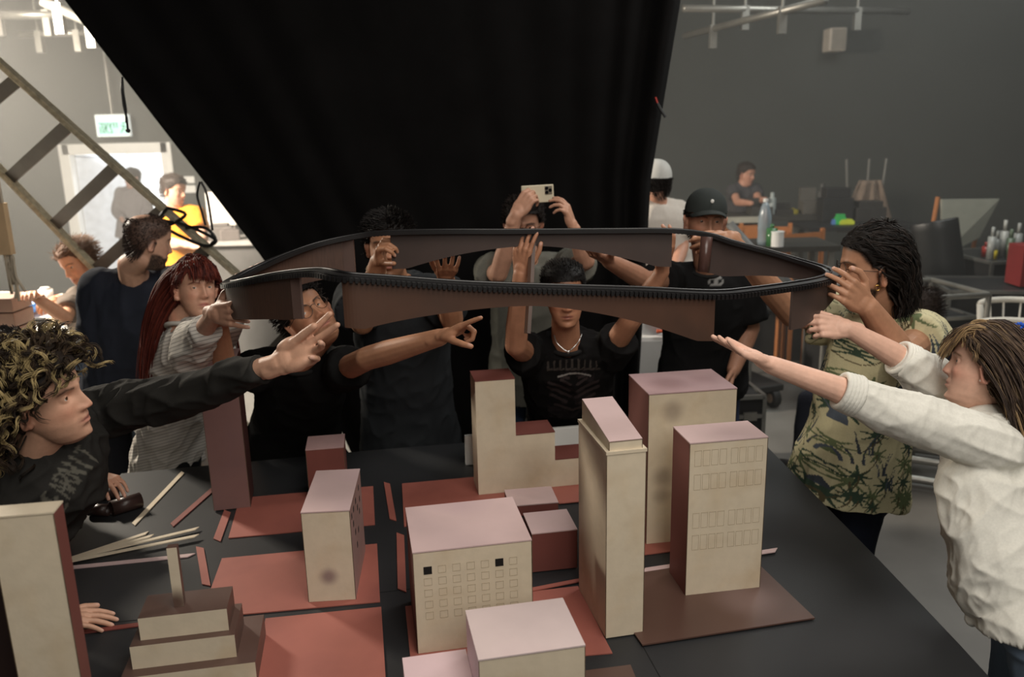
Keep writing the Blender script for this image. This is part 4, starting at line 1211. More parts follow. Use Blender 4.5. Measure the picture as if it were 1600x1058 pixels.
def figure(label, head, neck, sh, P, fwd, arms=(), shirt=(30, 30, 30), sleeve=.55, sl_r=(.078, .070), trousers=(40, 44, 56), skin=(190, 145, 120), vox=.004, hem=-.16,
           flare=.01, grow=.018, folds=None, sc=1.0, feet=None, knees=None, hands=(), pattern=None, opts=None, gaze=(0, 0), iris=(60, 42, 30), legs=True,
           fin=None, shoes=(30, 28, 28), cloth_vox=.008, neck_r=.052, arm_r=(.046, .039, .027), collar=True, tname='t_shirt', Cup=.02, xcloth=(), cmat=None, trlabel=None, trname='trousers', group=None):
    Ph = V3(P); s0, s1 = V3(sh[0]), V3(sh[1]); C = (s0 + s1) / 2 + Vector((0, 0, Cup)); f = Vector(fwd).normalized()
    if feet: fm = (V3(feet[0]) + V3(feet[1])) / 2
    else: fm = Vector((Ph.x, Ph.y, 0))
    p = Person('person', (fm.x, fm.y, 0), label, vox, skin, group)
    hp = V3(head[:3]) if head[0] != 'w' else V3(head[:4]); rest = head[3:] if head[0] != 'w' else head[4:]
    yaw, pitch, roll, hs = rest
    nb = V3(neck) if neck else C + Vector((0, 0, .05))
    p.head(hp, yaw, pitch, roll, hs, nb, opts, gaze, iris=iris, neck_r=neck_r)
    lat = (s1 - s0).normalized()
    p.torso_core(Ph, C, lat, sc * .93)
    cone(p.body, nb, C - Vector((0, 0, .03)), .055 * sc, .07 * sc)
    mb = MB(); p.shirt_torso(mb, Ph, C, lat, sc, grow, hem, flare)
    for k, sp in enumerate((s0, s1)):
        a = arms[k] if k < len(arms) else None
        mb.ball(sp, sl_r[0] * .95, 10)
        cone(mb, C.lerp(sp, .35), sp, .075 * sc, sl_r[0] * .92, 16)
        if a is None: continue
        el, wr = V3(a[0]), V3(a[1])
        p.arm(sp, el, wr, arm_r, sc)
        sv = a[2] if len(a) > 2 else sleeve
        if sv <= 1:
            mid = sp.lerp(el, sv); p.sleeve(mb, [sp, mid], [sl_r[0], sl_r[1]])
        else:
            cut = el.lerp(wr, sv - 1); cone(mb, sp, el, sl_r[0], sl_r[1], 16); cone(mb, el, cut, sl_r[1], a[3] if len(a) > 3 else .045, 16, caps=False); mb.ball(el, sl_r[1] * .99, 8)
    for (a_, b_, r0, r1) in xcloth: cone(mb, V3(a_), V3(b_), r0, r1, 20)
    for h in hands:
        k = h['arm']; el, wr = V3(arms[k][0]), V3(arms[k][1]); d = V3(h['tip']) - wr; n = Vector(h['n']); td = Vector(h['thumb_dir'])
        dn = d.normalized(); nn = (n - dn * n.dot(dn)).normalized(); side = 1 if nn.cross(dn).dot(td) > 0 else -1
        p.hand(wr, d, n, side, h.get('curl', (12, 14, 16, 18)), h.get('spread', 4), h.get('sc', 1.0) * sc, h.get('thumb', (45, 20, 10)), h.get('fan'), h.get('bend', (1, 1.1, .7)))
    p.finish_body(**(fin or {}))
    fo = folds if folds is not None else ((.005, 9, (0, 0, 1), .45, 1), (.003, 22, (.3, 0, 1), .5, 2))
    p.garment(mb, tname, shirt, cloth_vox, fo, pattern, m=cmat)
    if collar:
        up = (nb - C + Vector((0, 0, .001))); up = (hp - C).normalized(); fr = lat.cross(up).normalized(); ct = C.lerp(nb, .55)
        cb = MB(p.inv); cb.tube([ct + (lat * cos(a) * .072 + fr * sin(a) * .068) * sc for a in np.linspace(0, 2 * pi, 28, endpoint=False)], .009, 8, closed=True)
        o = cb.build('collar', mat('collar_%d' % shirt[0], lin(*[int(c * .9) for c in shirt]), .9), p.root, smooth=True)
    if legs:
        lt = Vector((lat.x, lat.y, 0))
        if abs(lat.z) > .6 or lt.length < .3: lt = Vector((f.y, -f.x, 0))
        p.legs(Ph, lt, f, [V3(k) for k in knees] if knees else None, [V3(k) for k in feet] if feet else None, trousers, name=trname, shoes=shoes, label=trlabel)
    p.C, p.P, p.latv, p.f = C, Ph, lat, f; p.hp = hp
    FIG.append(p)
    return p


def comb_to(fx, fy, fz, side=.3):
    def f(x, y, z): return np.stack([np.sign(x) * side + fx + 0 * x, fy + 0 * x, fz + 0 * x], -1)
    return f


def short_hair(p, cols, n=1500, length=.028, seed=1, back=-.075, frontz=.062, side=.035, rad=.0016, comb=None, capoff=.007, stray=.25, ear=.008):
    p.hair(n, length, cols, hairline(side, frontz, back, ear), comb or comb_to(0, -.6, .1, .2), grav=.15, steps=4, rad=rad, puff=.008, seed=seed, cap_col=cols[0], capoff=capoff, stray=stray, nr=3)


# ---- curly-haired person at the left
def decal(P, N, O, A, segs, w, flip=1):
    """paints strokes given on a plane through O (u along A) onto the cloth facing the line of sight"""
    O, A = at(*O), at(*A); u = (A - O).normalized(); a = (O - CAM).normalized(); v = a.cross(u).normalized() * -1
    if v.z < 0: v = -v
    D = P - np.array(O); U_, V_, W_ = D @ np.array(u), D @ np.array(v), D @ np.array(a)
    return seg_mask(U_, V_, segs, w) & (N @ np.array(a) < -.1) & (np.abs(W_) < .2), U_, V_
def p1_print(P, N, C):
    C = C * (1 + .2 * (vnoise(P, 9, 2) - .5))[:, None]
    m, U_, V_ = decal(P, N, (92, 790, 1.85), (150, 700, 1.95), word_segs('VEARNIT', -.02, -.02, .020, .055, .25, .01), .0032)
    C[m] = L3(92, 90, 82); return C
p1 = figure('person with curly blond-tipped dark hair in black long-sleeved shirt reaching in from the left',
            (66, 622, 1.93, ((.84, -.5, .12), (-.5, -.2, .82)), 0, 0, 1.0), (56, 704, 1.97), [(-62, 762, 1.84), (156, 643, 2.26)], ('w', -1.72, 2.1, .96), (1, 0, 0),
            arms=[(('w', -1.42, 1.74, 1.0), ('w', -1.24, 1.965, .865), 1.75, .042), ((285, 618, 2.16), (436, 568, 1.99), 1.84, .040)],
            shirt=(42, 41, 39), skin=(206, 160, 134), vox=.0030, sl_r=(.072, .058), arm_r=(.045, .036, .026), trousers=(40, 42, 48), cloth_vox=.006, tname='long_sleeved_shirt',
            folds=((.006, 14, (1, .2, .1), .35, 1), (.004, 26, (.7, 0, .7), .45, 2)), hem=-.1,
            feet=[('w', -1.95, 1.95, .09), ('w', -1.95, 2.25, .09)],
            hands=[dict(arm=0, tip=('w', -1.09, 2.02, .845), n=(0, .1, -1), thumb_dir=(0, 1, 0), curl=(10, 10, 10, 12), thumb=(40, 20, 0)),
                   dict(arm=1, tip=(546, 512, 1.95), n=(.05, -.85, .5), thumb_dir=(-.2, -.3, .9), curl=(3, 5, 24, 34), fan=(14, 3, -10, -20), thumb=(8, 2, 12), sc=1.1)],
            fin=dict(stubble=.16, brow_col=(62, 44, 32), lip=(176, 112, 100)), gaze=(0, 10), iris=(84, 60, 40), opts={'tips': ((178, 158, 112), .42), 'nose': 1.08, 'lid': 13}, pattern=p1_print, xcloth=[((70, 740, 2.02), (-90, 900, 2.02), .15, .17), ((110, 700, 2.1), (40, 800, 2.0), .09, .13)])
p1.hair(560, lambda x, y, z: np.where(z < 0, .085, .070), [(40, 32, 26), (52, 42, 32), (70, 56, 42), (60, 48, 36)], hairline(.025, .058, -.09, .0), comb_to(0, .10, .15, .35), curl=1,
        curl_r=.0125, curl_f=95, grav=.35, steps=20, rad=.0011, puff=.014, clump=8, clump_r=.0024, nr=3, seed=4, cap_col=(34, 27, 22), capoff=.016, stray=.3)
m_stripe = mat('thin_striped_cloth', (1, 1, 1, 1), .9, var=.04, bump=.1, bscale=500, attr='tint', spec=.15)
def _stripe():
    nt = m_stripe.node_tree; N = nt.nodes; L = nt.links; b = N['Principled BSDF']; src = b.inputs['Base Color'].links[0].from_socket
    w = N.new('ShaderNodeTexWave'); w.wave_type = 'BANDS'; w.bands_direction = 'Z'; w.inputs['Scale'].default_value = 26; w.inputs['Distortion'].default_value = .6
    tc = N.new('ShaderNodeTexCoord'); mp = N.new('ShaderNodeMapping'); mp.inputs['Rotation'].default_value = (.2, .25, 0); L.new(tc.outputs['Object'], mp.inputs[0]); L.new(mp.outputs[0], w.inputs['Vector'])
    r = N.new('ShaderNodeMapRange'); r.inputs['From Min'].default_value = .72; r.inputs['From Max'].default_value = .9; r.inputs['To Max'].default_value = .6; L.new(w.outputs['Fac'], r.inputs['Value'])
    mx = N.new('ShaderNodeMix'); mx.data_type = 'RGBA'; L.new(r.outputs[0], mx.inputs[0]); L.new(src, mx.inputs[6]); mx.inputs[7].default_value = lin(120, 116, 112); L.new(mx.outputs[2], b.inputs['Base Color'])
_stripe()
# ---- red-haired person with striped shirt
p2 = figure('person with long red hair and fringe in a thin-striped white shirt',
            (306, 452, 3.15, ((.32, -.94, .07), (-.08, .03, .99)), 0, 0, .93), (285, 498, 3.16), [(262, 540, 3.2), (318, 528, 3.02)], (262, 715, 3.42), (.3, -1, 0),
            arms=[((330, 560, 3.0), (372, 452, 2.72), 1.6, .045), ((300, 545, 2.72), (335, 490, 2.44), 1.62, .045)],
            shirt=(205, 200, 192), skin=(196, 150, 126), vox=.0034, sl_r=(.075, .075), sc=.9, trousers=(24, 24, 26), cloth_vox=.006, tname='striped_shirt', cmat=m_stripe,
            folds=((.010, 11, (.2, 0, 1), .35, 1), (.006, 22, (.5, 0, .7), .45, 2)), hem=-.14, flare=.03,
            hands=[dict(arm=0, tip=(388, 414, 2.66), n=(.5, -.4, -.3), thumb_dir=(0, 0, 1), curl=(12, 20, 25, 30)),
                   dict(arm=1, tip=(412, 494, 2.28), n=(.3, .9, 0), thumb_dir=(.2, 0, 1), curl=(2, 0, 3, 12), fan=(17, 2, -8, -14), thumb=(66, 30, 22), sc=1.1)],
            fin=dict(brow_col=(90, 44, 34), lip=(180, 100, 92)), iris=(80, 66, 50), gaze=(-15, 5))
def fringe(x, y, z): return (z > np.interp(y, [-.11, -.03, 0, .03, .055, .09], [-.09, -.06, -.01, .03, .055, .062]))
def comb_long(x, y, z):
    fr = (y > .035) & (z > .05) & (np.abs(x) < .055); return np.stack([np.sign(x) * np.where(fr, .05, .55), np.where(fr, .7, -.75), np.where(fr, -.5, -.8)], -1)
p2.hair(1300, lambda x, y, z: np.where((y > .0), .052, .46), [(80, 34, 27), (104, 46, 34), (64, 27, 23)], fringe, comb_long, clump=3, grav=1.2, steps=14, rad=.0018, puff=.012, seed=3, cap_col=(84, 32, 28), capoff=.010, stray=.08, lenvar=.12, label='long straight red hair')
# ---- crouching person with round glasses
p3 = figure('crouching person with round glasses in black t-shirt pointing with one arm',
            (482, 496, 2.86, ((.15, -.85, .35), (-.58, .2, .74)), 0, 0, 1.0), (468, 560, 2.92), [(418, 575, 2.98), (533, 580, 2.96)], ('w', -.95, 3.42, .82), (.1, -1, 0),
            arms=[((352, 590, 2.8), (344, 512, 2.62)), ((574, 560, 2.62), (688, 527, 2.46))],
            shirt=(17, 17, 17), skin=(184, 134, 104), vox=.0034, sl_r=(.082, .076), hem=-.05, flare=.02, sleeve=.4,
            hands=[dict(arm=0, tip=(372, 455, 2.56), n=(.6, -.3, 0), thumb_dir=(.3, -1, 0), curl=(20, 25, 30, 30)),
                   dict(arm=1, tip=(752, 497, 2.42), n=(.15, -.2, -1), thumb_dir=(0, -1, -.1), curl=(2, 62, 68, 72), thumb=(30, 10, 35), bend=(.9, 1.2, .8))],
            feet=[('w', -1.05, 3.75, .09), ('w', -.7, 3.75, .09)], knees=[('w', -1.1, 3.35, .5), ('w', -.65, 3.35, .5)],
            fin=dict(buzz=(hairline(), (34, 30, 28), .9), stubble=.30, moust=.55, beard_col=(60, 50, 44), brow_col=(46, 36, 30)), gaze=(-20, 12), iris=(70, 60, 48), trousers=(22, 22, 24))
short_hair(p3, [(30, 26, 24), (40, 34, 30)], length=.035, seed=5)
# ---- standing person in dark grey-blue shirt behind the rear apron
p4 = figure('person in slate t-shirt gripping the rear apron, face half hidden by it',
            (608, 385, 3.22, 182, 4, 0, 1.02), (615, 440, 3.26), [(556, 468, 3.26), (692, 462, 3.26)], (642, 690, 3.55), (0, -1, 0),
            arms=[((566, 505, 3.02), (592, 408, 2.86)), ((706, 500, 3.06), (696, 432, 2.94))],
            shirt=(46, 49, 52), skin=(172, 124, 94), vox=.0036, sl_r=(.088, .088), grow=.03, flare=.035, hem=-.1, arm_r=(.05, .043, .031),
            hands=[dict(arm=0, tip=(603, 352, 2.74), n=(.75, -.3, 0), thumb_dir=(.3, -.9, .1), curl=(48, 52, 56, 60), thumb=(35, 5, 35)),
                   dict(arm=1, tip=(704, 401, 2.76), n=(0, .2, 1), thumb_dir=(-.8, 0, .2), curl=(8, 10, 12, 14), spread=7, thumb=(30, 10, 10))],
            fin=dict(buzz=(hairline(), (24, 20, 18), .95), stubble=.35, moust=.5, beard_col=(42, 32, 28), brow_col=(34, 26, 22)), trousers=(40, 44, 92), tname='slate_t_shirt')
short_hair(p4, [(20, 17, 16), (30, 26, 24)], length=.026, seed=6, comb=comb_to(.2, .3, .2, .5), capoff=.009, n=2000)
# ---- person filming with a phone
p5 = figure('person in grey t-shirt filming with a raised phone in front of the curtain',
            (818, 352, 3.68, 178, -4, 0, .97), (822, 400, 3.72), [(768, 425, 3.76), (886, 422, 3.76)], (832, 590, 3.92), (0, -1, 0),
            arms=[((779, 428, 3.5), (806, 336, 3.44), .6), ((915, 408, 3.5), (897, 358, 3.44), .6)],
            shirt=(112, 112, 104), skin=(190, 144, 120), vox=.0038, sl_r=(.085, .085), grow=.025, flare=.03, hem=-.1,
            hands=[dict(arm=0, tip=(832, 300, 3.46), n=(.5, .6, .1), thumb_dir=(-.4, .6, .6), curl=(40, 44, 48, 50), thumb=(35, 5, 30)),
                   dict(arm=1, tip=(876, 302, 3.42), n=(-.8, .2, 0), thumb_dir=(0, .8, .2), curl=(25, 30, 36, 42), spread=6, thumb=(30, 10, 20))],
            fin=dict(buzz=(hairline(), (34, 28, 26), .95), brow_col=(40, 32, 28)), trousers=(60, 74, 96), tname='grey_t_shirt')
short_hair(p5, [(32, 26, 24), (44, 36, 32)], length=.024, seed=7, capoff=.009)
# ---- person with slicked-back hair and printed black t-shirt
def p6_print(P, N, C):
    c = at(887, 590, 3.15)
    S = 1318 / 3.2; X = lambda px: (px - 887) / S; Z_ = lambda py: -(py - 590) / S
    segs = word_segs('FAT', X(865), Z_(560), .012, .017) + word_segs('LORES', X(884), Z_(560), .011, .016)
    m1, U_, V_ = decal(P, N, (887, 590, 3.25), (950, 589, 3.25), segs, .0028)
    seg2 = []
    for k in range(9): x = X(850 + k * 9.2); seg2 += [((x, Z_(577 - (4 - abs(k - 4)) * .6)), (x, Z_(566 - (4 - abs(k - 4)) * .8))), ((x, Z_(578)), (x + .014, Z_(577)))]
    arc = [((X(866 + i * 5), Z_(588 - 4.5 * sin(pi * i / 10))), (X(871 + i * 5), Z_(588 - 4.5 * sin(pi * (i + 1) / 10)))) for i in range(10)]
    face = []
    for k in (-1, 1):
        face += [((X(890 + k * 8), Z_(590)), (X(890 + k * 16), Z_(588))), ((X(890 + k * 6), Z_(610)), (X(890 + k * 38), Z_(596))), ((X(890 + k * 4), Z_(620)), (X(890 + k * 40), Z_(604))),
                 ((X(890 + k * 10), Z_(628)), (X(890 + k * 34), Z_(616))), ((X(890 + k * 6), Z_(600)), (X(890 + k * 20), Z_(592))), ((X(890 + k * 2), Z_(640)), (X(890 + k * 28), Z_(632)))]
    m2 = seg_mask(U_, V_, seg2, .0035) & (N[:, 1] < 0); m3 = seg_mask(U_, V_, arc, .003) & (N[:, 1] < 0); m4 = seg_mask(U_, V_, face, .005) & (N[:, 1] < 0)
    blob = (np.abs(U_) < .085) & (V_ > Z_(655)) & (V_ < Z_(575)) & (N[:, 1] < 0)
    C = C.copy(); w = blob * .8 * (vnoise(P, 30, 4) > .5) * vnoise(P, 70, 2); C = C * (1 - w[:, None]) + L3(48, 42, 44) * w[:, None]
    C[m4] = L3(58, 50, 50); C[m2] = L3(66, 60, 56); C[m3] = L3(150, 146, 142); C[m1] = L3(120, 116, 112); return C
p6 = figure('person with slicked-back dark hair in a printed black band t-shirt, arms raised',
            (882, 460, 2.97, 182, -4, 3, .93), (884, 528, 3.04), [(826, 556, 3.08), (952, 550, 3.08)], (890, 690, 3.52), (0, -1, 0),
            arms=[((806, 540, 2.86), (814, 428, 2.80), .5), ((986, 500, 2.96), (1034, 425, 2.9), .45)],
            shirt=(19, 18, 18), skin=(176, 126, 98), vox=.0034, sl_r=(.076, .074), grow=.02, pattern=p6_print, cloth_vox=.004, flare=.02, hem=-.1,
            hands=[dict(arm=0, tip=(818, 372, 2.78), n=(.5, .8, .1), thumb_dir=(.8, -.3, .2), curl=(12, 16, 20, 24), spread=7, thumb=(35, 15, 10), sc=.95),
                   dict(arm=1, tip=(1047, 366, 2.85), n=(-.6, .6, 0), thumb_dir=(.5, .5, .2), curl=(16, 20, 26, 30), spread=5)],
            fin=dict(buzz=(hairline(.03, .07, -.07), (18, 15, 14), 1), brow_col=(30, 22, 20), lip=(150, 88, 78)), trousers=(20, 20, 22), tname='printed_t_shirt', opts={'mouth': 1.3})
p6.hair(1800, .05, [(18, 15, 14), (28, 24, 22)], hairline(.03, .07, -.07), comb_to(0, -1, .1, .1), grav=.05, steps=6, rad=.0015, puff=.002, seed=8, capoff=.007, stray=.03, lift=.0, cap_col=(16, 13, 12))
# ---- person with baseball cap
def p7_print(P, N, C):
    S = 1318 / 3.5; segs = []
    for k in range(2):
        for i in range(8): a, b_ = i * pi / 4, (i + 1) * pi / 4; cx = -.014 + k * .028; segs.append(((cx + .013 * cos(a), .015 * sin(a)), (cx + .013 * cos(b_), .015 * sin(b_))))
    m, U_, V_ = decal(P, N, (1123, 440, 3.45), (1150, 439, 3.45), segs, .0045); C = C.copy(); C[m] = L3(140, 140, 138); return C
p7 = figure('person with dark cap and stubble in black t-shirt behind the right end of the loop',
            (1102, 345, 3.5, 180, 2, -3, 1.0), (1105, 410, 3.54), [(1048, 440, 3.6), (1160, 436, 3.6)], (1098, 590, 3.72), (0, -1, 0),
            arms=[((1010, 440, 3.35), (952, 408, 3.2), .5), ((1172, 512, 3.62), (1146, 578, 3.5), .8)],
            shirt=(26, 26, 27), skin=(176, 130, 106), vox=.0038, sl_r=(.085, .085), grow=.024, flare=.02, hem=-.08, arm_r=(.05, .043, .03),
            hands=[dict(arm=0, tip=(920, 392, 3.12), n=(0, 0, 1), thumb_dir=(0, -1, .3), curl=(14, 16, 20, 24), spread=8),
                   dict(arm=1, tip=(1136, 615, 3.42), n=(-1, 0, 0), thumb_dir=(0, -1, 0), curl=(20, 24, 26, 28))],
            fin=dict(stubble=.5, beard_col=(70, 56, 48), brow_col=(48, 38, 32)), trousers=(58, 66, 92), tname='black_t_shirt', pattern=p7_print)
ball_cap(p7)
p7.hair(600, .012, [(40, 34, 30), (50, 42, 36)], lambda x, y, z: (z < .035) & hairline(.035, .062, -.075, .008)(x, y, z), comb_to(0, -.6, .1, .2), steps=3, seed=9, puff=.003, capoff=.004, grav=.1, nr=3)
# ---- bearded person in palm-print shirt
def palms(P, N, C):
    rng = np.random.default_rng(11); C = np.repeat(L3(204, 197, 160)[None], len(P), 0)
    u = P[:, 0] * .92 + P[:, 1] * .38 - 1.0; v = P[:, 2]
    C *= (1 + .12 * (vnoise(P, 14, 2) - .5))[:, None]
    greens = [L3(84, 100, 76), L3(64, 82, 68), L3(104, 116, 84)]; blues = [L3(84, 92, 104), L3(70, 76, 84)]
    sd = np.where(N[:, 1] < 0, 0, .033)
    for i in range(160):
        cu, cv = rng.uniform(.82, 1.5), rng.uniform(.75, 1.65); du, dv = u + sd - cu, v - cv; r = np.hypot(du, dv); R = rng.uniform(.028, .046)
        m = r < R * 1.2
        if i % 3:   # palm crown with drooping fronds
            a = np.arctan2(dv, du); k = rng.integers(7, 10); w = np.abs(((a * k / (2 * pi) + rng.random()) % 1) - .5) * 2 * r * pi / k
            leaf = m & (r < R) & (w < .0038 * (1.15 - r / R) + .001)
            C[leaf] = greens[i % 3 if i % 3 < 3 else 0]
            st = (np.abs(du + .1 * dv + .35 * dv * dv / R) < .0019) & (dv < 0) & (dv > -R * 2.0); C[st] = L3(96, 88, 66)
        else:       # arching grass blades
            for q in range(4):
                b0 = rng.uniform(-8, 8); x0 = rng.uniform(-.02, .02)
                bl = (np.abs(du - x0 - b0 * dv * dv) < .0024 * (1 - np.clip(dv / .07, 0, 1)) + .0006) & (dv > -.01) & (dv < .07); C[bl] = blues[q % 2]
    return C
p8 = figure('bearded person with tied-up dark hair in palm-print shirt at the right tip of the loop',
            (1362, 420, 2.72, 84, 2, 0, 1.05), (1400, 492, 2.78), [(1438, 530, 2.68), (1330, 500, 3.02)], (1322, 752, 2.92), (-1, 0, 0),
            arms=[((1408, 556, 2.48), (1356, 480, 2.40), .35), ((1238, 492, 3.04), (1140, 374, 2.93), .7)],
            shirt=(206, 196, 150), skin=(178, 132, 104), vox=.0034, sl_r=(.094, .092), grow=.03, flare=.04, hem=-.06, arm_r=(.056, .047, .032), cloth_vox=.0042, pattern=palms,
            folds=((.008, 7, (0, 0, 1), .4, 1), (.003, 18, (.3, 0, 1), .5, 2)),
            hands=[dict(arm=0, tip=(1306, 440, 2.36), n=(-.3, .9, .1), thumb_dir=(0, -.2, 1), curl=(30, 34, 38, 42), thumb=(48, 30, 5), spread=4, sc=1.05),
                   dict(arm=1, tip=(1090, 388, 2.84), n=(.1, .9, -.2), thumb_dir=(0, -.2, 1), curl=(30, 36, 42, 46), thumb=(30, 20, 20))],
            fin=dict(buzz=(hairline(.03, .064, -.09), (26, 22, 20), 1), beard=.95, moust=.9, beard_col=(34, 27, 24), brow_col=(28, 22, 20)), trousers=(30, 34, 46), tname='palm_print_shirt', trname='trousers')
p8.hair(900, lambda x, y, z: np.where(z < .03, .12, .15), [(30, 25, 22), (44, 37, 33), (22, 19, 17)], hairline(.05, .066, -.09, .03), lambda x, y, z: np.stack([np.sign(x) * .05 + 0 * x, np.where(y > -.05, -1.3, -.15), np.where(y > -.05, -.15, -1.1)], -1), clump=5, curl=.9, curl_r=.008, curl_f=60,
        grav=.6, steps=12, rad=.0012, puff=.010, seed=10, capoff=.012, stray=.16, cap_col=(26, 22, 20))
# ---- person in the white shirt at the right
def white_shirt(P, N, C): return C * (1 + .04 * (vnoise(P, 20, 3) - .5))[:, None]
p9 = figure('person with highlighted brown hair in a rolled-sleeve white shirt reaching in from the right',
            (1541, 576, 2.16, ((-.95, .10, .25), (.25, 0, .97)), 0, 0, .93), (1556, 648, 2.16), [(1556, 700, 1.98), (1520, 640, 2.34)], ('w', 1.30, 1.86, .92), (-1, 0, 0),
            arms=[((1378, 634, 2.02), (1204, 570, 2.04), 1.34, .048), ((1420, 568, 2.34), (1326, 514, 2.34), 1.12, .052)],
            shirt=(226, 224, 214), skin=(222, 178, 156), vox=.0030, sl_r=(.070, .056), sc=.95, grow=.026, flare=.03, hem=.0, arm_r=(.044, .037, .025), cloth_vox=.0045, tname='white_shirt',
            folds=((.0065, 11, (.75, .2, .65), .13, 1), (.0035, 20, (.9, 0, -.35), .14, 2), (.0014, 45, (.4, 0, 1), .3, 5)), pattern=white_shirt,
            hands=[dict(arm=0, tip=(1108, 527, 2.06), n=(.3, .1, .95), thumb_dir=(0, .9, .2), curl=(1, 3, 6, 9), fan=(3, 1, -2, -5), thumb=(12, 2, 5), sc=.96),
                   dict(arm=1, tip=(1268, 508, 2.34), n=(.2, .8, -.4), thumb_dir=(-.3, 0, 1), curl=(38, 42, 46, 50), thumb=(34, 10, 25), sc=.95)],
            fin=dict(brow_col=(116, 84, 60), lip=(190, 112, 104), ruddy=.9), xcloth=[((1535, 760, 2.0), (1572, 905, 1.88), .105, .125)], trousers=(128, 146, 168), gaze=(20, -4), iris=(70, 56, 44), trname='jeans', trlabel='faded blue jeans',
            feet=[('w', 1.42, 1.75, .09), ('w', 1.42, 2.0, .09)], opts={'jaw': .94, 'nose': .95, 'tips': ((150, 124, 90), .15)}, shoes=(200, 198, 192), neck_r=.046)
def p9comb(x, y, z):
    fr = (y > .045) & (z > .05) & (np.abs(x) < .05); return np.stack([np.where(fr, .1 * np.sign(x), .5 * np.sign(x)), np.where(fr, .7, -1.1), np.where(fr, -.5, -.5)], -1)
p9.hair(1000, lambda x, y, z: np.where(y > .04, .060, .24), [(86, 70, 56), (72, 58, 49), (58, 47, 41), (104, 86, 66)], fringe, p9comb, clump=5, curl=.25, curl_r=.01, curl_f=30,
        grav=.95, steps=14, rad=.0012, puff=.014, seed=12, capoff=.014, stray=.10, cap_col=(78, 62, 50), lenvar=.2)

p9.hair(260, .078, [(150, 124, 90), (176, 150, 110), (92, 74, 58), (110, 88, 66)], lambda x, y, z: (z > .066) & (y > .005) & (np.abs(x) < .06), lambda x, y, z: np.stack([np.sign(x) * .12 + 0 * x, .95 + 0 * x, np.where(y > .06, -1.2, -.15)], -1),
        clump=5, grav=.75, steps=12, rad=.0013, puff=.006, seed=13, cap=False, capoff=.012, stray=.06, name='fringe')
# ---- things worn or held
glasses(p3, .023, (60, 50, 44), .0011)
glasses(p5, .022, (50, 44, 40), .0012)
glasses(p8, .021, (30, 26, 24), .0011)
def wrist_band(p, a, b_, t, r, name, m, w=.011):
    a, b_ = V3(a), V3(b_); c = a.lerp(b_, t); d = (b_ - a).normalized(); u = d.orthogonal().normalized(); v = d.cross(u)
    q = MB(p.inv); q.tube(ring_pts(c, u * r, v * r, 24), w * .5, 8, closed=True, flat=.6); return q.build(name, m, p.root, smooth=True)
wrist_band(p5, (915, 408, 3.5), (897, 358, 3.44), .82, .033, 'wristwatch', mat('watch_black', lin(34, 28, 26), .5), .02)
wrist_band(p4, (566, 505, 3.02), (592, 408, 2.86), .86, .034, 'wrist_cord', mat('cord_beige', lin(168, 140, 110), .7), .004)
# silver chain of the raised-arms person
q = MB(p6.inv); q.tube(crom([at(866, 524, 2.93), at(869, 534, 2.90), at(876, 542, 2.89), at(887, 549, 2.885), at(898, 541, 2.89), at(905, 532, 2.91), at(909, 522, 2.95)], 5, False), .0022, 6)
q.ball(at(888, 550, 2.885), .006, 6); q.build('necklace', mat('silver', lin(190, 188, 184), .3, .9), p6.root, smooth=True)
# small pearl earring, blue hair tie and top knot of the person in the white shirt
q = MB(p9.inv @ p9.M); q.ball((-.078, -.004, -.036), .0045, 6); q.build('earring', mat('pearl', lin(235, 225, 215), .2), p9.root, smooth=True)
rb = random.Random(3); q = MB(p9.inv @ p9.M); c0 = Vector((-.01, -.055, .122))
for k in range(26):
    a = rb.uniform(0, 6.28); e = rb.uniform(-.2, 1.2); d = Vector((cos(a) * cos(e), sin(a) * cos(e), sin(e))); q.tube([c0 + d * .008, c0 + d * .022 + Vector((0, 0, .004)), c0 + d * .030], [.004, .005, .002], 5)
q.build('hair_tie', mat('blue_scrunchie', lin(24, 84, 190), .6), p9.root, smooth=True)
# tied-up top knot of the bearded person
q = MB(p8.inv @ p8.M); rb = random.Random(5); c0 = Vector((0, -.03, .122))
q.ball(c0, (.022, .022, .016), 8)
for k in range(90):
    a = rb.uniform(0, 6.28); e = rb.uniform(.0, 1.3); d = Vector((cos(a) * cos(e), sin(a) * cos(e), sin(e))); L_ = rb.uniform(.03, .055)
    q.tube([c0 + d * .01, c0 + d * L_ * .6 + Vector((0, 0, .006)), c0 + d * L_ + Vector((rb.uniform(-.01, .01), 0, -.008))], [.0028, .0022, .0006], 4)
q.build('top_knot', mat('dark_hair', lin(30, 25, 22), .5), p8.root, smooth=True)
# earring of the bearded person
q = MB(p8.inv @ p8.M); q.tube(ring_pts((-.080, .002, -.045), (0, .008, 0), (0, 0, .008), 14), .0014, 6, closed=True); q.build('earring', mat('gold', lin(190, 150, 80), .3, .9), p8.root)
# rolled sleeve cuffs, collar and yoke seam of the white shirt
def cuff(p, el, wr, t, r, name='rolled_cuff', col=(230, 228, 218)):
    el, wr = V3(el), V3(wr); d = (wr - el).normalized(); u = d.orthogonal().normalized(); v = d.cross(u); q = MB(p.inv)
    for k in range(5): c = el.lerp(wr, t) - d * .009 * k; q.tube(ring_pts(c, u * (r + .001 * k), v * (r + .001 * k), 26), .0085, 8, closed=True)
    q.build(name, mat('cuff_%d' % col[0], lin(*col), .9, bump=.2, bscale=90), p.root, smooth=True)
cuff(p9, (1378, 634, 2.02), (1204, 570, 2.04), .36, .043)
cuff(p9, (1420, 568, 2.34), (1326, 514, 2.34), .16, .046)
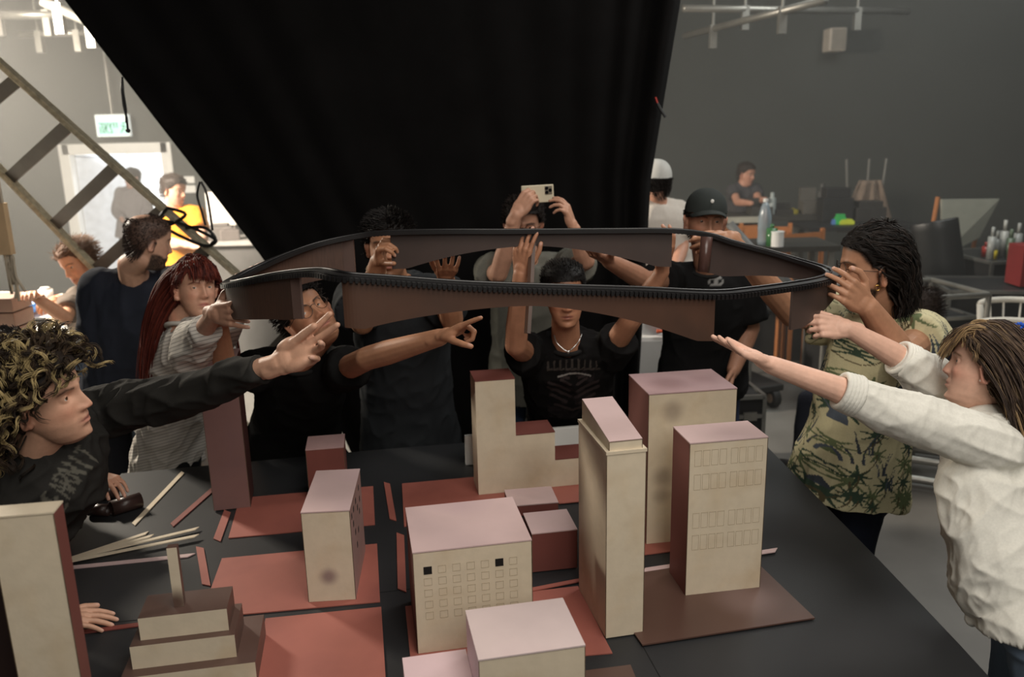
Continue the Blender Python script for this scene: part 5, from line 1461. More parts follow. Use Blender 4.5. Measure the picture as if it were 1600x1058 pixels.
# phone
ph = empty('smartphone', at(840, 303, 3.5), 0, 'cream-backed smartphone with three lenses held up by the person in grey', 'phone')
Mp = Matrix.Rotation(radians(-2), 4, 'Y')
b = MB(Mp); b.box(-.066, -.004, -.036, .066, .004, .036); b.build('case', mat('cream_phone_case', lin(214, 204, 178), .4), ph, bevel=.0035)
b = MB(Mp); b.box(.030, -.007, -.004, .060, -.004, .030); b.build('camera_plate', mat('phone_camera_plate', lin(120, 112, 98), .3), ph, bevel=.002)
for dx, dz in ((.038, .022), (.038, .005), (.052, .0135)):
    b = MB(Mp); b.cyl((dx, -.007, dz), (dx, -.0105, dz), .0068, 16); b.build('lens', mat('lens_black', lin(14, 14, 16), .15), ph, smooth=False)
b = MB(Mp); b.box(-.063, .0041, -.033, .063, .0046, .033); b.build('screen', mat('screen_dark', lin(60, 64, 70), .1), ph)
# ================================================================ things and people further back
def bg(label, head, neck, sh, P, fwd, **k):
    k.setdefault('vox', .006); k.setdefault('cloth_vox', .011); k.setdefault('collar', False)
    return figure(label, head, neck, sh, P, fwd, **k)


# ---- balding bearded person seen from behind
def balding(x, y, z):
    return hairline(.03, .06, -.08)(x, y, z) & ~((((x) / .045) ** 2 + ((y + .045) / .040) ** 2 < 1) & (z > .07))
p10 = bg('balding bearded person in navy t-shirt, back turned, behind the striped shirt',
         (232, 378, 3.75, ((.93, .32, -.08), (.08, 0, .99)), 0, 0, 1.0), (205, 415, 3.78), [(160, 452, 3.86), (272, 448, 3.9)], (200, 625, 3.98), (.5, 1, 0),
         arms=[((152, 540, 3.86), (175, 610, 4.1), .85), ((292, 530, 4.02), (262, 590, 4.15), .8)], shirt=(40, 44, 54), skin=(200, 158, 134), grow=.035, flare=.03, hem=-.1, sl_r=(.10, .10), sc=1.08,
         fin=dict(buzz=(balding, (60, 48, 44), .88), beard=.95, moust=.9, beard_col=(48, 38, 34), brow_col=(40, 32, 28)), trousers=(36, 38, 44), vox=.0045, tname='navy_t_shirt')
p10.hair(2200, .007, [(54, 44, 40), (66, 55, 50)], balding, comb_to(0, -.5, -.1, .2), grav=.2, steps=3, rad=.0012, puff=.001, seed=21, capoff=.001, cap=False, nr=3)
# ---- person in the orange t-shirt
p11 = bg('person in orange t-shirt standing with folded arms behind the ladder',
         (272, 298, 6.9, ((.75, -.62, -.05), (0, 0, 1)), 0, 0, 1.02), (276, 324, 6.92), [(254, 338, 6.95), (308, 336, 6.9)], (290, 432, 6.95), (.3, -1, 0),
         arms=[((258, 376, 6.8), (298, 384, 6.62), .6), ((318, 372, 6.75), (282, 384, 6.66), .6)], shirt=(208, 134, 38), skin=(206, 160, 134), grow=.02, hem=-.12, flare=.02,
         hands=[dict(arm=0, tip=(316, 384, 6.6), n=(0, .5, -.8), thumb_dir=(0, -.3, .8)), dict(arm=1, tip=(262, 386, 6.6), n=(0, .5, -.8), thumb_dir=(0, -.3, .8))],
         fin=dict(buzz=(hairline(), (56, 46, 42), .95), stubble=.3, beard_col=(70, 56, 48), brow_col=(60, 46, 40)), trousers=(120, 62, 44), tname='orange_t_shirt')
short_hair(p11, [(50, 42, 38), (62, 52, 46)], length=.02, seed=22, n=900)
# ---- person in the lit doorway
p12 = bg('person in grey jacket standing far back in the bright doorway', (207, 279, 10.2, 150, 0, 0, 1.0), (207, 292, 10.2), [(190, 302, 10.2), (226, 302, 10.2)], (208, 360, 10.2), (.3, -1, 0),
         arms=[((184, 330, 10.15), (192, 345, 9.95), 1.8, .05), ((231, 330, 10.15), (222, 352, 9.95), 1.8, .05)], shirt=(112, 108, 110), skin=(150, 118, 104), trousers=(60, 66, 84), vox=.009, tname='grey_jacket')
short_hair(p12, [(44, 38, 36)], length=.02, seed=23, n=400)
# ---- person bent over the cluttered table at the left
p13 = bg('person in grey-brown t-shirt bent over the cluttered work table at the left', (124, 412, 4.9, ((-.72, -.55, -.42), (-.42, 0, .9)), 0, 0, 1.06), (142, 438, 4.95), [(108, 478, 4.72), (168, 450, 5.12)], (172, 560, 5.05), (-1, -.3, 0),
         arms=[((102, 497, 4.55), (52, 462, 4.45), .55), ((128, 480, 4.9), (84, 470, 4.7), .5)], shirt=(104, 94, 86), skin=(214, 160, 128), grow=.03, hem=-.05, vox=.005,
         hands=[dict(arm=0, tip=(40, 455, 4.3), n=(0, 0, -1), thumb_dir=(1, 0, 0), curl=(20, 22, 24, 26)), dict(arm=1, tip=(66, 474, 4.6), n=(0, 0, -1), thumb_dir=(0, -1, 0), curl=(30, 32, 34, 36))],
         fin=dict(stubble=.4, beard_col=(96, 66, 52), brow_col=(80, 58, 48)), trousers=(104, 118, 136), tname='grey_brown_t_shirt', knees=[(120, 590, 4.5), (150, 592, 4.7)], feet=[('w', -2.55, 4.75, .09), ('w', -2.35, 4.95, .09)])
short_hair(p13, [(96, 70, 54), (116, 86, 64)], length=.045, seed=24, n=1000, capoff=.01)
# ---- person crouching behind the curly-haired one, hand on a card tube
p14 = bg('crouching person mostly hidden behind the curly hair, one hand on a dark card tube', (10, 575, 2.62, -60, -10, 0, 1.0), (10, 618, 2.66), [(-60, 650, 2.6), (70, 640, 2.8)], ('w', -2.05, 2.95, .8), (1, -.2, 0),
         arms=[((-80, 760, 2.5), (-60, 830, 2.4), .6), ((105, 730, 2.72), (152, 745, 2.6), .6)], shirt=(28, 28, 29), skin=(206, 156, 130), vox=.0045,
         hands=[dict(arm=1, tip=(196, 762, 2.48), n=(0, 0, -1), thumb_dir=(-.2, -1, 0), curl=(16, 18, 22, 26), spread=7)], feet=[('w', -2.3, 3.0, .09), ('w', -2.2, 3.3, .09)], knees=[('w', -1.95, 2.8, .45), ('w', -1.9, 3.2, .45)], tname='black_t_shirt')
short_hair(p14, [(30, 26, 24)], length=.02, seed=25, n=600)
# ---- back right: person in the white shirt beside the curtain edge
p15 = bg('person in loose white t-shirt turned away beside the right curtain edge', (1024, 285, 4.95, 20, 0, 0, 1.0), (1026, 308, 4.95), [(1000, 330, 4.95), (1060, 332, 5.0)], (1030, 440, 5.0), (-.3, 1, 0),
         arms=[((998, 390, 4.9), (1000, 430, 4.7), .8), ((1066, 385, 4.9), (1054, 425, 4.7), .8)], shirt=(214, 206, 196), skin=(200, 150, 126), grow=.035, flare=.03, trousers=(50, 54, 60), tname='white_t_shirt')
p15.hair(500, .014, [(38, 33, 31)], lambda x, y, z: (z < .03) & hairline()(x, y, z), comb_to(0, -.6, .1, .2), steps=3, seed=26, puff=.002, capoff=.003, grav=.1, nr=3); ball_cap(p15, (205, 205, 200), emblem=False)
p16 = bg('person in grey t-shirt working at the far equipment desk', (1166, 272, 9.2, ((.8, -.55, -.2), (0, 0, 1)), 0, 0, 1.0), (1162, 288, 9.2), [(1146, 298, 9.2), (1180, 298, 9.25)], (1160, 352, 9.25), (.6, -.8, 0),
         arms=[((1152, 316, 9.0), (1174, 318, 8.75), .5), ((1186, 314, 9.0), (1196, 312, 8.8), .5)], shirt=(74, 72, 74), skin=(188, 138, 116), trousers=(36, 36, 40), vox=.007, fin=dict(buzz=(hairline(), (56, 46, 42), .85), brow_col=(50, 40, 36)), tname='grey_t_shirt')
short_hair(p16, [(50, 42, 38)], length=.012, seed=27, n=400)
p17 = bg('seated person in dark blue top half hidden behind the palm-print shirt', (1440, 488, 4.3, 40, -20, 0, .98), (1444, 512, 4.3), [(1430, 540, 4.2), (1490, 540, 4.45)], (1470, 640, 4.45), (-.6, .8, 0),
         arms=[((1440, 585, 4.0), (1428, 640, 3.9), .5), ((1502, 590, 4.4), (1480, 640, 4.3), .5)], shirt=(34, 38, 50), skin=(206, 146, 124), trousers=(40, 42, 50), vox=.006,
         knees=[('w', 1.75, 4.75, .48), ('w', 2.0, 4.9, .48)], feet=[('w', 1.7, 4.7, .09), ('w', 1.95, 4.9, .09)], tname='dark_blue_top')
short_hair(p17, [(48, 40, 36)], length=.03, seed=28, n=600)

# ================================================================ ladder across the left
m_ladder = mat('paint_spattered_wood', lin(172, 162, 138), .7, var=.35, scale=40)
m_step = mat('dark_step', lin(84, 80, 74), .6, var=.15)
la = empty('ladder', at(150, 420, 4.6), 0, 'leaning paint-spattered ladder with wide dark steps crossing the doorway view', 'ladder')
li = Matrix.Translation(-at(150, 420, 4.6))
rails = [(at(-60, 45, 4.5), at(640, 668, 4.62)), (at(-70, 192, 4.85), at(560, 850, 4.75))]
def ground(p0, p1):      # follow the rail down to the floor
    d = p1 - p0; return p0 + d * ((.02 - p0.z) / d.z)
rr = []
for a, c in rails:
    e = ground(a, c); rr.append((a, e)); d = (e - a).normalized(); u = Vector((0, 1, 0)); u = (u - d * u.dot(d)).normalized(); v = d.cross(u)
    b = MB(li); hw, hd = .014, .035
    P_ = [q + u * sx * hd + v * sy * hw for q in (a, e) for sx, sy in ((-1, -1), (1, -1), (1, 1), (-1, 1))]
    b.poly(P_, [(3, 2, 1, 0), (4, 5, 6, 7), (0, 1, 5, 4), (1, 2, 6, 5), (2, 3, 7, 6), (3, 0, 4, 7)]); b.build('rail', m_ladder, la, bevel=.004)
def onrail(k, px):
    a, e = rr[k]; lo, hi = 0, 1
    for _ in range(40):
        m = (lo + hi) / 2
        if projpx(a.lerp(e, m))[0] < px: lo = m
        else: hi = m
    return a.lerp(e, lo)
for xr, xl in ((28, -62), (108, 14), (182, 84), (256, 150), (325, 214), (393, 282), (462, 350), (530, 420)):
    A_, B_ = onrail(0, xr), onrail(1, xl); d = (B_ - A_).normalized(); u = rr[0][1] - rr[0][0]; u = (u - d * u.dot(d)).normalized(); w_ = u.cross(d).normalized()
    b = MB(li); hu, hw = .034, .008
    P_ = [q + u * sx * hu + w_ * sy * hw for q in (A_, B_) for sx, sy in ((-1, -1), (1, -1), (1, 1), (-1, 1))]
    b.poly(P_, [(3, 2, 1, 0), (4, 5, 6, 7), (0, 1, 5, 4), (1, 2, 6, 5), (2, 3, 7, 6), (3, 0, 4, 7)]); b.build('step', m_step, la)
Yc = 4.50
b = MB()
for pts in ([(262, 325), (290, 335), (262, 352), (250, 340), (262, 325)], [(255, 345), (290, 352), (330, 370), (337, 378), (320, 384), (280, 368), (252, 352)], [(290, 356), (320, 356), (336, 372), (330, 382)]):
    b.tube(crom([at(x, y, Yc) for x, y in pts], 6, False), .009, 6)
tag(b.build('black_cable', m_black, smooth=True), 'black cable looped over the ladder rail in front of the orange shirt', 'cable')
b = MB(); b.tube(crom([at(312, 284, 4.15), at(308, 305, 4.15), at(315, 330, 4.15), at(321, 352, 4.15)], 5, False), .006, 6)
b.tube(crom([at(314, 284, 4.15), at(322, 300, 4.15), at(327, 325, 4.15), at(332, 360, 4.15)], 5, False), .006, 6)
tag(b.build('double_rope', m_black, smooth=True), 'thin black double rope dangling beside the slanted curtain edge, right of the orange shirt', 'rope')

# notices on the back wall
for (x0, y0, x1, y1, lb) in ((278, 276, 304, 286, 'upper white paper notice on the wall right of the door'), (283, 290, 306, 301, 'lower white paper notice on the wall right of the door')):
    a, c = at(x0, y0, YB - .01), at(x1, y1, YB - .01); b = MB(); b.box(0, -.004, 0, c.x - a.x, 0, a.z - c.z); o = b.build('paper_notice', m_white, loc=(a.x, YB - .002, c.z)); tag(o, lb, 'notice')
# counter with screen at the right of the doorway
m_counter = mat('grey_counter', lin(96, 94, 92), .6)
a = at(322, 378, 7.6); c = at(440, 378, 7.6)
ct = empty('counter', ((a.x + c.x) / 2, 7.9, 0), 0, 'grey service counter with pale top seen left of the curtain', 'counter')
w2 = (c.x - a.x) / 2
b = MB(); b.box(-w2, -.25, 0, w2, .3, a.z - .04); b.build('counter_body', m_counter, ct)
b = MB(); b.box(-w2 - .03, -.3, a.z - .04, w2 + .03, .33, a.z); b.build('counter_top', mat('pale_worktop', lin(176, 172, 168), .5), ct)
a2, c2 = at(322, 300, 8.1), at(372, 352, 8.1)
o = MB(); o.box(a2.x, 8.05, c2.z, c2.x, 8.12, a2.z); b = o.build('projection_panel', mat('pale_panel', lin(222, 214, 206), .6), bevel=.01); tag(b, 'pale rectangular panel standing above the counter at the curtain edge', 'panel')
o = MB(); o.box(a2.x, 8.0, a.z, a2.x + .02, 8.2, c2.z + .01); o.box(c2.x - .02, 8.0, a.z, c2.x, 8.2, c2.z + .01); o.build('stand', m_steel, b)
for k, (x, s_) in enumerate(((334, .10), (346, .16), (360, .12))):
    q = at(x, 376, 7.7); o = MB(yawM(q.x, q.y, a.z, 10 * k)); o.box(-s_ * .7, -.06, 0, s_ * .7, .06, s_ * .8); o.box(-s_ * .5, -.05, s_ * .8, s_ * .5, .05, s_ * .95)
    tag(o.build('equipment_box', mat('grey_gear_%d' % k, lin(96 + 14 * k, 92 + 12 * k, 88 + 12 * k), .6), bevel=.008), ['small low grey box on the counter, leftmost of three', 'grey box on the counter, middle of three', 'grey box on the counter nearest the curtain'][k], 'box')

# ---- cluttered table at the left
tx0, ty0, ty1, tz = -4.3, 4.4, 5.7, .98
tx1 = at(108, 508, 4.6).x
tt = empty('trestle_table', ((tx0 + tx1) / 2, (ty0 + ty1) / 2, 0), 0, 'white work table at the left edge crowded with tools and bowls', 'table')
hw, hd = (tx1 - tx0) / 2, (ty1 - ty0) / 2
b = MB(); b.box(-hw, -hd, tz - .03, hw, hd, tz); b.build('table_top', m_white, tt, bevel=.005)
for sx in (-1, 1):
    for sy in (-1, 1): b = MB(); b.box(sx * (hw - .06) - .02, sy * (hd - .06) - .02, 0, sx * (hw - .06) + .02, sy * (hd - .06) + .02, tz - .031); b.build('leg', m_steel, tt)
def small(name, px, py, mb, m, lb, cat, smooth=False, z=tz + .001, yaw=0, bevel=0):
    q = atz(px, py, z); o = mb.build(name, m, smooth=smooth, loc=(q.x, q.y, z), bevel=bevel); o.rotation_euler = (0, 0, yaw); tag(o, lb, cat); return o
def bowl(r, h, th=.006):
    b = MB(); n = 24; prof = [(.0, 0), (r * .55, 0), (r * .85, h * .4), (r, h), (r - th, h), (r * .85 - th, h * .42), (r * .5, th), (0, th)]; P = []; F = []
    for (rr_, z) in prof:
        for k in range(n): P.append((max(rr_, .0005) * cos(2 * pi * k / n), max(rr_, .0005) * sin(2 * pi * k / n), z))
    for i in range(len(prof) - 1):
        for k in range(n): j = (k + 1) % n; F.append((i * n + k, i * n + j, (i + 1) * n + j, (i + 1) * n + k))
    b.poly(P, F); return b
small('plastic_bowl', 30, 492, bowl(.15, .08), mat('blue_plastic', lin(70, 140, 220), .4), 'light blue plastic bowl on the cluttered table', 'bowl', True)
small('paint_tray', 92, 506, bowl(.07, .03), mat('cream_plastic', lin(220, 200, 170), .5), 'small cream dish at the front of the cluttered table', 'dish', True)
b = MB(); b.box(-.10, -.07, 0, .10, .07, .015); b.box(-.03, -.03, .015, .03, .03, .03); small('black_box', 62, 505, b, m_black, 'small flat black device on the cluttered table', 'device')
def drawer_box():
    b = MB()
    for z in (0, .085, .17): b.box(-.11, -.10, z, .11, .10, z + .078)
    for z in (0, .085, .17): b.cyl((0, -.10, z + .04), (0, -.115, z + .04), .012, 10)
    return b
small('drawer_box', 14, 528, drawer_box(), mat('brown_drawer', lin(126, 100, 86), .6), 'small brown drawer box at the corner of the cluttered table', 'box', bevel=.004)
b = MB(); b.cyl((0, 0, 0), (0, 0, .12), .045, 20); b.cyl((0, 0, .12), (0, 0, .135), .03, 16); small('paint_jar', 75, 480, b, mat('white_jar', lin(228, 222, 214), .4), 'white paint jar behind the black device', 'jar', True)
b = MB(); b.cyl((0, 0, 0), (0, 0, .10), .04, 20); b.cyl((0, 0, .1), (0, 0, .112), .028, 16); small('paint_jar', 96, 488, b, mat('orange_jar', lin(214, 110, 70), .4), 'orange-red paint jar under the bent person\'s hand', 'jar', True)
b = MB(); b.tube([(-.16, 0, .10), (.16, .02, .115)], .012, 8); b.tube([(.10, .016, .115), (.20, .02, .12)], .006, 6); q = at(88, 448, 4.5); o = b.build('wooden_brush', m_cream, smooth=True, loc=atz(84, 488, tz + .001)); o.location.z = tz - .088; tag(o, 'pale wooden brush lying across the cluttered table', 'brush')
for k in range(6):
    b = MB(); rr2 = random.Random(k); h = .03 + .05 * rr2.random(); w = .03 + .04 * rr2.random(); b.box(-w, -w * .6, 0, w, w * .6, h); b.box(-w * .6, -w * .4, h, w * .6, w * .4, h * 1.3)
    q = [(8, 478), (50, 476), (20, 505), (100, 472), (60, 479), (38, 520)][k]
    small('tool_box', q[0], q[1], b, mat('tool_%d' % k, lin(*[(220, 214, 204), (240, 224, 196), (186, 120, 90), (210, 204, 190), (214, 120, 90), (236, 232, 226)][k]), .5),
          ['white carton at the back left of the cluttered table', 'cream carton behind the black device', 'reddish tin beside the drawer box', 'pale carton at the elbow of the bent person', 'coral tin behind the white jar', 'white tin at the front edge of the cluttered table'][k], 'container', yaw=k, bevel=.003)
# glowing work lamp standing on the table
wl = empty('work_lamp', atz(-14, 470, tz + .001), 0, 'glowing white work lamp at the left end of the cluttered table', 'lamp')
b = MB(); b.cyl((0, 0, 0), (0, 0, .02), .07, 20); b.cyl((0, 0, .02), (0, 0, .3), .01, 8); b.build('stand', m_steel, wl, smooth=False)
b = MB(); b.ball((0, 0, .34), (.08, .08, .06), 10); b.build('bulb', mat('lamp_glow', lin(255, 244, 226), .4, emit=lin(255, 240, 214), estr=9), wl, smooth=True)
# wooden board and hanging cables at the far left
a = at(-2, 352, 4.4); b = MB(); b.box(-.06, -.02, -.13, .06, .02, .13); o = b.build('wood_block', mat('plywood', lin(206, 176, 138), .7), loc=at(-4, 358, 4.3)); tag(o, 'pale wooden block hanging at the left edge', 'block')
b = MB(); b.cyl((0, 0, .13), (0, 0, 4.6 - o.location.z), .006, 6); b.build('hanging_cord', m_steel, o)
for k, pts in enumerate(([(8, 372), (16, 395), (20, 425), (28, 455), (30, 470)], [(12, 368), (20, 400), (24, 430), (40, 456)], [(5, 385), (14, 412), (26, 440), (24, 466)])):
    q = [at(x, y, 4.3) for x, y in pts]; q = [Vector((q[0].x, 4.3, 4.6))] + q; b = MB(); b.tube(crom(q, 6, False), .008, 6)
    tag(b.build('hanging_cable', mat('beige_cable', lin(182, 170, 150), .6), smooth=True), ['beige cable at the far left, nearest the left edge', 'beige cable at the far left, reaching furthest right', 'beige cable at the far left, hanging lowest in the middle'][k], 'cable', 'beige cables hanging over the cluttered table')

# ---- white plastic chairs
m_plastic = mat('white_garden_plastic', lin(222, 216, 204), .4, var=.03)
def plastic_chair(x, y, yaw, label):
    r = empty('plastic_chair', (x, y, 0), radians(yaw), label, 'chair', 'white plastic armchairs')
    b = MB(); g = [[(-.22 + .44 * i / 6, -.22 + .42 * j / 6, .43 - .012 * sin(pi * i / 6) * sin(pi * j / 6)) for i in range(7)] for j in range(7)]; b.sheet(g, .012); b.build('seat', m_plastic, r, smooth=False)
    for sx in (-1, 1):
        for sy, yy in ((-1, -.24), (1, .24)):
            b = MB(); b.tube([(sx * .2, yy * .85, .42), (sx * .25, yy * 1.1, 0)], [.022, .017], 8, flat=.7); b.build('leg', m_plastic, r, smooth=True)
        b = MB(); b.tube(crom([Vector(p) for p in ((sx * .25, -.2, .42), (sx * .28, -.2, .60), (sx * .28, -.12, .645), (sx * .27, .05, .65), (sx * .25, .22, .66))], 5, False), .022, 8, flat=.55); b.build('armrest', m_plastic, r, smooth=True)
    b = MB()
    top = [Vector((.25 * cos(t), .20 + .10 * sin(t), .84 + .03 * sin(t))) for t in np.linspace(pi, 0, 13)]
    b.tube(top, .022, 8)
    for k in range(7):
        t = pi - (k + .5) * pi / 7; p0 = Vector((.24 * cos(t), .20 + .10 * sin(t), .84 + .03 * sin(t))); p1 = Vector((.18 * cos(t), .19 + .03 * sin(t), .44)); b.tube([p0, p1], .013, 6, flat=.5)
    for sx in (-1, 1): b.tube([(sx * .25, .20, .84), (sx * .21, .2, .43)], .02, 8)
    b.build('backrest', m_plastic, r, smooth=True); return r
plastic_chair(-2.38, 5.05, 95, 'white plastic armchair under the person bent over the cluttered table')
plastic_chair(2.35, 5.0, 15, 'white plastic armchair in front of the steel-framed case, right of the dark tied-up hair')
plastic_chair(2.98, 4.75, -30, 'white plastic armchair at the right edge, nearer and lower of two')
plastic_chair(3.35, 5.35, -25, 'white plastic armchair at the right edge, further back of two')

# bag with green print on the floor
b = MB(); b.box(-.13, -.08, 0, .13, .08, .25); b.box(-.10, -.06, .25, .10, .06, .27); o = b.build('carton', mat('green_carton', lin(110, 158, 62), .6), loc=(-2.05, 4.75, 0), bevel=.01); tag(o, 'green carton on the floor below the plastic chair', 'box')
b = MB(); b.tube([(-.2, 0, .04), (.2, .05, .04)], .04, 12); o = b.build('paper_roll', m_white, loc=(-1.95, 4.35, 0), smooth=True); tag(o, 'white paper roll on the floor behind the curly-haired person\'s arm', 'roll')
for k, (px, py, s_) in enumerate(((207, 690, .05), (418, 693, .04), (1372, 735, .02))):
    q = atz(px, py, .001); b = MB(yawM(0, 0, 0, 30 * k)); b.prism([(-s_, -s_ * .6), (s_, -s_ * .5), (s_ * .8, s_ * .6), (-s_ * .7, s_ * .5)], 0, .002); o = b.build('paper_scrap', m_white, loc=q)
    tag(o, ['white paper scrap on the floor under the paper roll', 'white paper scrap on the floor right of the mauve tower', 'tiny paper scrap on the floor below the palm-print shirt'][k], 'paper')
b = MB(); b.box(-.07, -.02, 0, .07, .02, .05); b.box(-.02, -.015, .05, .02, .015, .06); o = b.build('black_tool', m_black, loc=atz(414, 690, .02)); o.location.z = 0; tag(o, 'small black tool on the floor between mauve tower and crouching person', 'tool')

# white jerrycan with orange cap behind the cap wearer
jc = empty('water_cooler', (.72, 4.75, 0), 0, 'white plastic cooler with orange handle behind the black band t-shirt', 'cooler')
zc = at(1015, 500, 4.7)
jc.location = (zc.x, 4.75, 0)
b = MB(); b.box(-.11, -.11, 0, .11, .11, .92); b.build('cooler_body', m_white, jc, bevel=.03)
b = MB(); b.cyl((0, 0, .921), (0, 0, 1.2), .08, 20); b.build('bottle', mat('milky_plastic', lin(230, 232, 236), .2), jc, smooth=True)
b = MB(); b.tube([(.03, -.115, .95), (.1, -.12, .95), (.1, -.12, 1.1), (.06, -.12, 1.1)], .012, 8); b.build('handle', mat('orange_plastic', lin(222, 92, 40), .4), jc)

# ================================================================ back right: flight cases, desk, stands
m_case = mat('black_flight_case', lin(34, 34, 35), .55, var=.1)
m_alu = mat('aluminium_edge', lin(150, 150, 146), .35, .8)
def flight_case(x, y, yaw, w, d, h, label, z=0.0, wheels=False):
    r = empty('flight_case', (x, y, z), radians(yaw), label, 'flight case', 'black flight cases at the back right')
    z0 = .10 if wheels else 0
    b = MB(); b.box(-w / 2, -d / 2, z0, w / 2, d / 2, z0 + h); b.build('case_body', m_case, r, bevel=.006)
    b = MB(); t = .012
    for sx in (-1, 1):
        for sy in (-1, 1): b.box(sx * w / 2 - t, sy * d / 2 - t, z0, sx * w / 2 + t, sy * d / 2 + t, z0 + h)
    for zz in (z0, z0 + h * .72, z0 + h):
        for s_ in (-1, 1): b.box(-w / 2, s_ * d / 2 - t, zz - t, w / 2, s_ * d / 2 + t, zz + t); b.box(s_ * w / 2 - t, -d / 2, zz - t, s_ * w / 2 + t, d / 2, zz + t)
    b.build('metal_edging', m_alu, r)
    for s_ in (-.3, .3): b = MB(); b.box(w * s_ - .04, -d / 2 - .016, z0 + h * .66, w * s_ + .04, -d / 2 - .001, z0 + h * .78); b.build('latch_plate', m_steel, r)
    if wheels:
        for sx in (-1, 1):
            for sy in (-1, 1): b = MB(); b.cyl((sx * (w / 2 - .1) - .02, sy * (d / 2 - .1), .05), (sx * (w / 2 - .1) + .02, sy * (d / 2 - .1), .05), .05, 16); b.box(sx * (w / 2 - .1) - .03, sy * (d / 2 - .1) - .03, .085, sx * (w / 2 - .1) + .03, sy * (d / 2 - .1) + .03, .1); b.build('wheel', m_black, r)
    return r
flight_case(2.75, 6.0, 8, .95, .6, .62, 'black steel-edged case behind the first white plastic chair', wheels=True)
flight_case(3.75, 6.25, -10, 1.0, .6, .85, 'tall black case behind the plastic chairs at the right edge')
flight_case(3.5, 7.4, 4, 1.3, .7, .72, 'long black case in the second row below the white reflector board')
flight_case(2.1, 7.6, -6, 1.1, .7, .70, 'black case in the second row below the far equipment desk')
flight_case(4.35, 7.05, 6, 1.1, .7, .95, 'black case in the far right corner under the small bottles')
flight_case(1.35, 6.3, 5, .8, .55, .55, 'low black case behind the cap wearer')
flight_case(1.25, 4.9, 5, .42, .4, .42, 'small wheeled case on the floor between the two right-hand people', wheels=True)
# twin castors of a dolly
dl_ = empty('dolly', (atz(1172, 628, .0).x, atz(1172, 628, .0).y, 0), radians(20), 'low black dolly with rubber wheels on the floor right of the cap wearer', 'dolly')
b = MB(); b.box(-.15, -.2, .13, .15, .25, .18); b.build('deck', m_case, dl_, bevel=.01)
for sx in (-.085, .085):
    b = MB(); b.cyl((sx - .03, -.16, .07), (sx + .03, -.16, .07), .07, 24); o = b.build('wheel', mat('rubber_black', lin(30, 30, 30), .6), dl_, bevel=.008)
    b = MB(); b.cyl((sx - .033, -.16, .07), (sx + .033, -.16, .07), .035, 20); b.build('hub', mat('hub_beige', lin(140, 120, 104), .5), o)
# steel-framed cart
sc_ = empty('truss_platform', (atz(1425, 760, 0).x + .1, atz(1425, 760, 0).y + .25, 0), radians(-28), 'low steel truss platform on the floor behind the palm-print shirt', 'truss')
b = MB()
for x0, y0, x1, y1 in ((-.35, -.25, .35, -.25), (-.35, .25, .35, .25), (-.35, -.25, -.35, .25), (.35, -.25, .35, .25)):
    for z in (.04, .16): b.cyl((x0, y0, z), (x1, y1, z), .022, 10)
b.build('tube_frame', m_steel, sc_, smooth=False)
b = MB()
for x in (-.35, 0, .35):
    for y in (-.25, .25): b.cyl((x, y, 0.0), (x, y, .18), .018, 10)
b.build('upright', m_steel, sc_)
cf = empty('steel_cart', (2.62, 5.5, 0), radians(10), 'tall grey steel cart frame around the first plastic chair back', 'cart')
b = MB(); w, d, h = .40, .28, .98
for sx in (-w, w):
    for sy in (-d, d): b.cyl((sx, sy, 0), (sx, sy, h), .018, 10)
for z in (.25, h):
    for s_ in (-1, 1): b.cyl((-w, s_ * d, z), (w, s_ * d, z), .018, 10); b.cyl((s_ * w, -d, z), (s_ * w, d, z), .018, 10)
b.build('tube_frame', m_steel, cf)
b = MB(); b.box(-w, -d, .25, w, d, .265); b.build('shelf', m_counter, cf)
# far desk
Yd = 8.6; a, c = at(1128, 345, Yd), at(1290, 345, Yd)
zt = at(1180, 339, Yd).z
dk = empty('desk', ((a.x + c.x) / 2, Yd + .3, 0), 0, 'long equipment desk with pale edge in front of the far seated person', 'desk'); w2 = (c.x - a.x) / 2
b = MB(); b.box(-w2, -.3, zt - .05, w2, .3, zt); b.build('desk_top', mat('dark_desk', lin(58, 56, 52), .5), dk)
b = MB(); b.box(-w2 - .02, -.32, zt - .055, -.05, -.301, zt + .005); b.build('pale_edge', mat('pale_edge', lin(176, 172, 158), .5), dk)
for sx in (-1, 1):
    for sy in (-1, 1): b = MB(); b.box(sx * (w2 - .05) - .025, sy * .25 - .025, 0, sx * (w2 - .05) + .025, sy * .25 + .025, zt - .051); b.build('leg', m_steel, dk)
def desk_item(px, w, d, h, col, name, lb, cat, top=None, emit=None):
    q = at(px, 340, Yd + .25); r = MB(); r.box(-w / 2, -d / 2, 0, w / 2, d / 2, h)
    if top == 'slope': r = MB(); r.prism([(-w / 2, -d / 2), (w / 2, -d / 2), (w / 2, d / 2), (-w / 2, d / 2)], 0, h * .5); r.box(-w / 2, d * .2, h * .5, w / 2, d / 2, h)
    if top == 'cyl': r = MB(); r.cyl((0, 0, 0), (0, 0, h * .75), w / 2, 16); r.cyl((0, 0, h * .75), (0, 0, h), w / 4, 12)
    o = r.build(name, mat('gear_%s_%d_%d' % ((name,) + tuple(col[:2])), lin(*col), .5, emit=lin(*col) if emit else None, estr=emit or 0), loc=(q.x, Yd + .28, zt + .001)); o.location.y = Yd + .3 - .05; tag(o, lb, cat); return o
desk_item(1186, .22, .2, .16, (64, 62, 58), 'mixer_box', 'small dark device on the far desk beside the seated person', 'device', 'slope')
desk_item(1205, .08, .08, .22, (170, 178, 176), 'glass_jar', 'clear jar on the far desk right of the seated person', 'jar', 'cyl')
desk_item(1222, .18, .16, .10, (50, 48, 46), 'mixer_box', 'low dark device in the middle of the far desk', 'device', 'slope')
desk_item(1236, .14, .10, .05, (176, 160, 60), 'tape_roll', 'yellow tape roll lying on the far desk', 'tape', 'cyl')
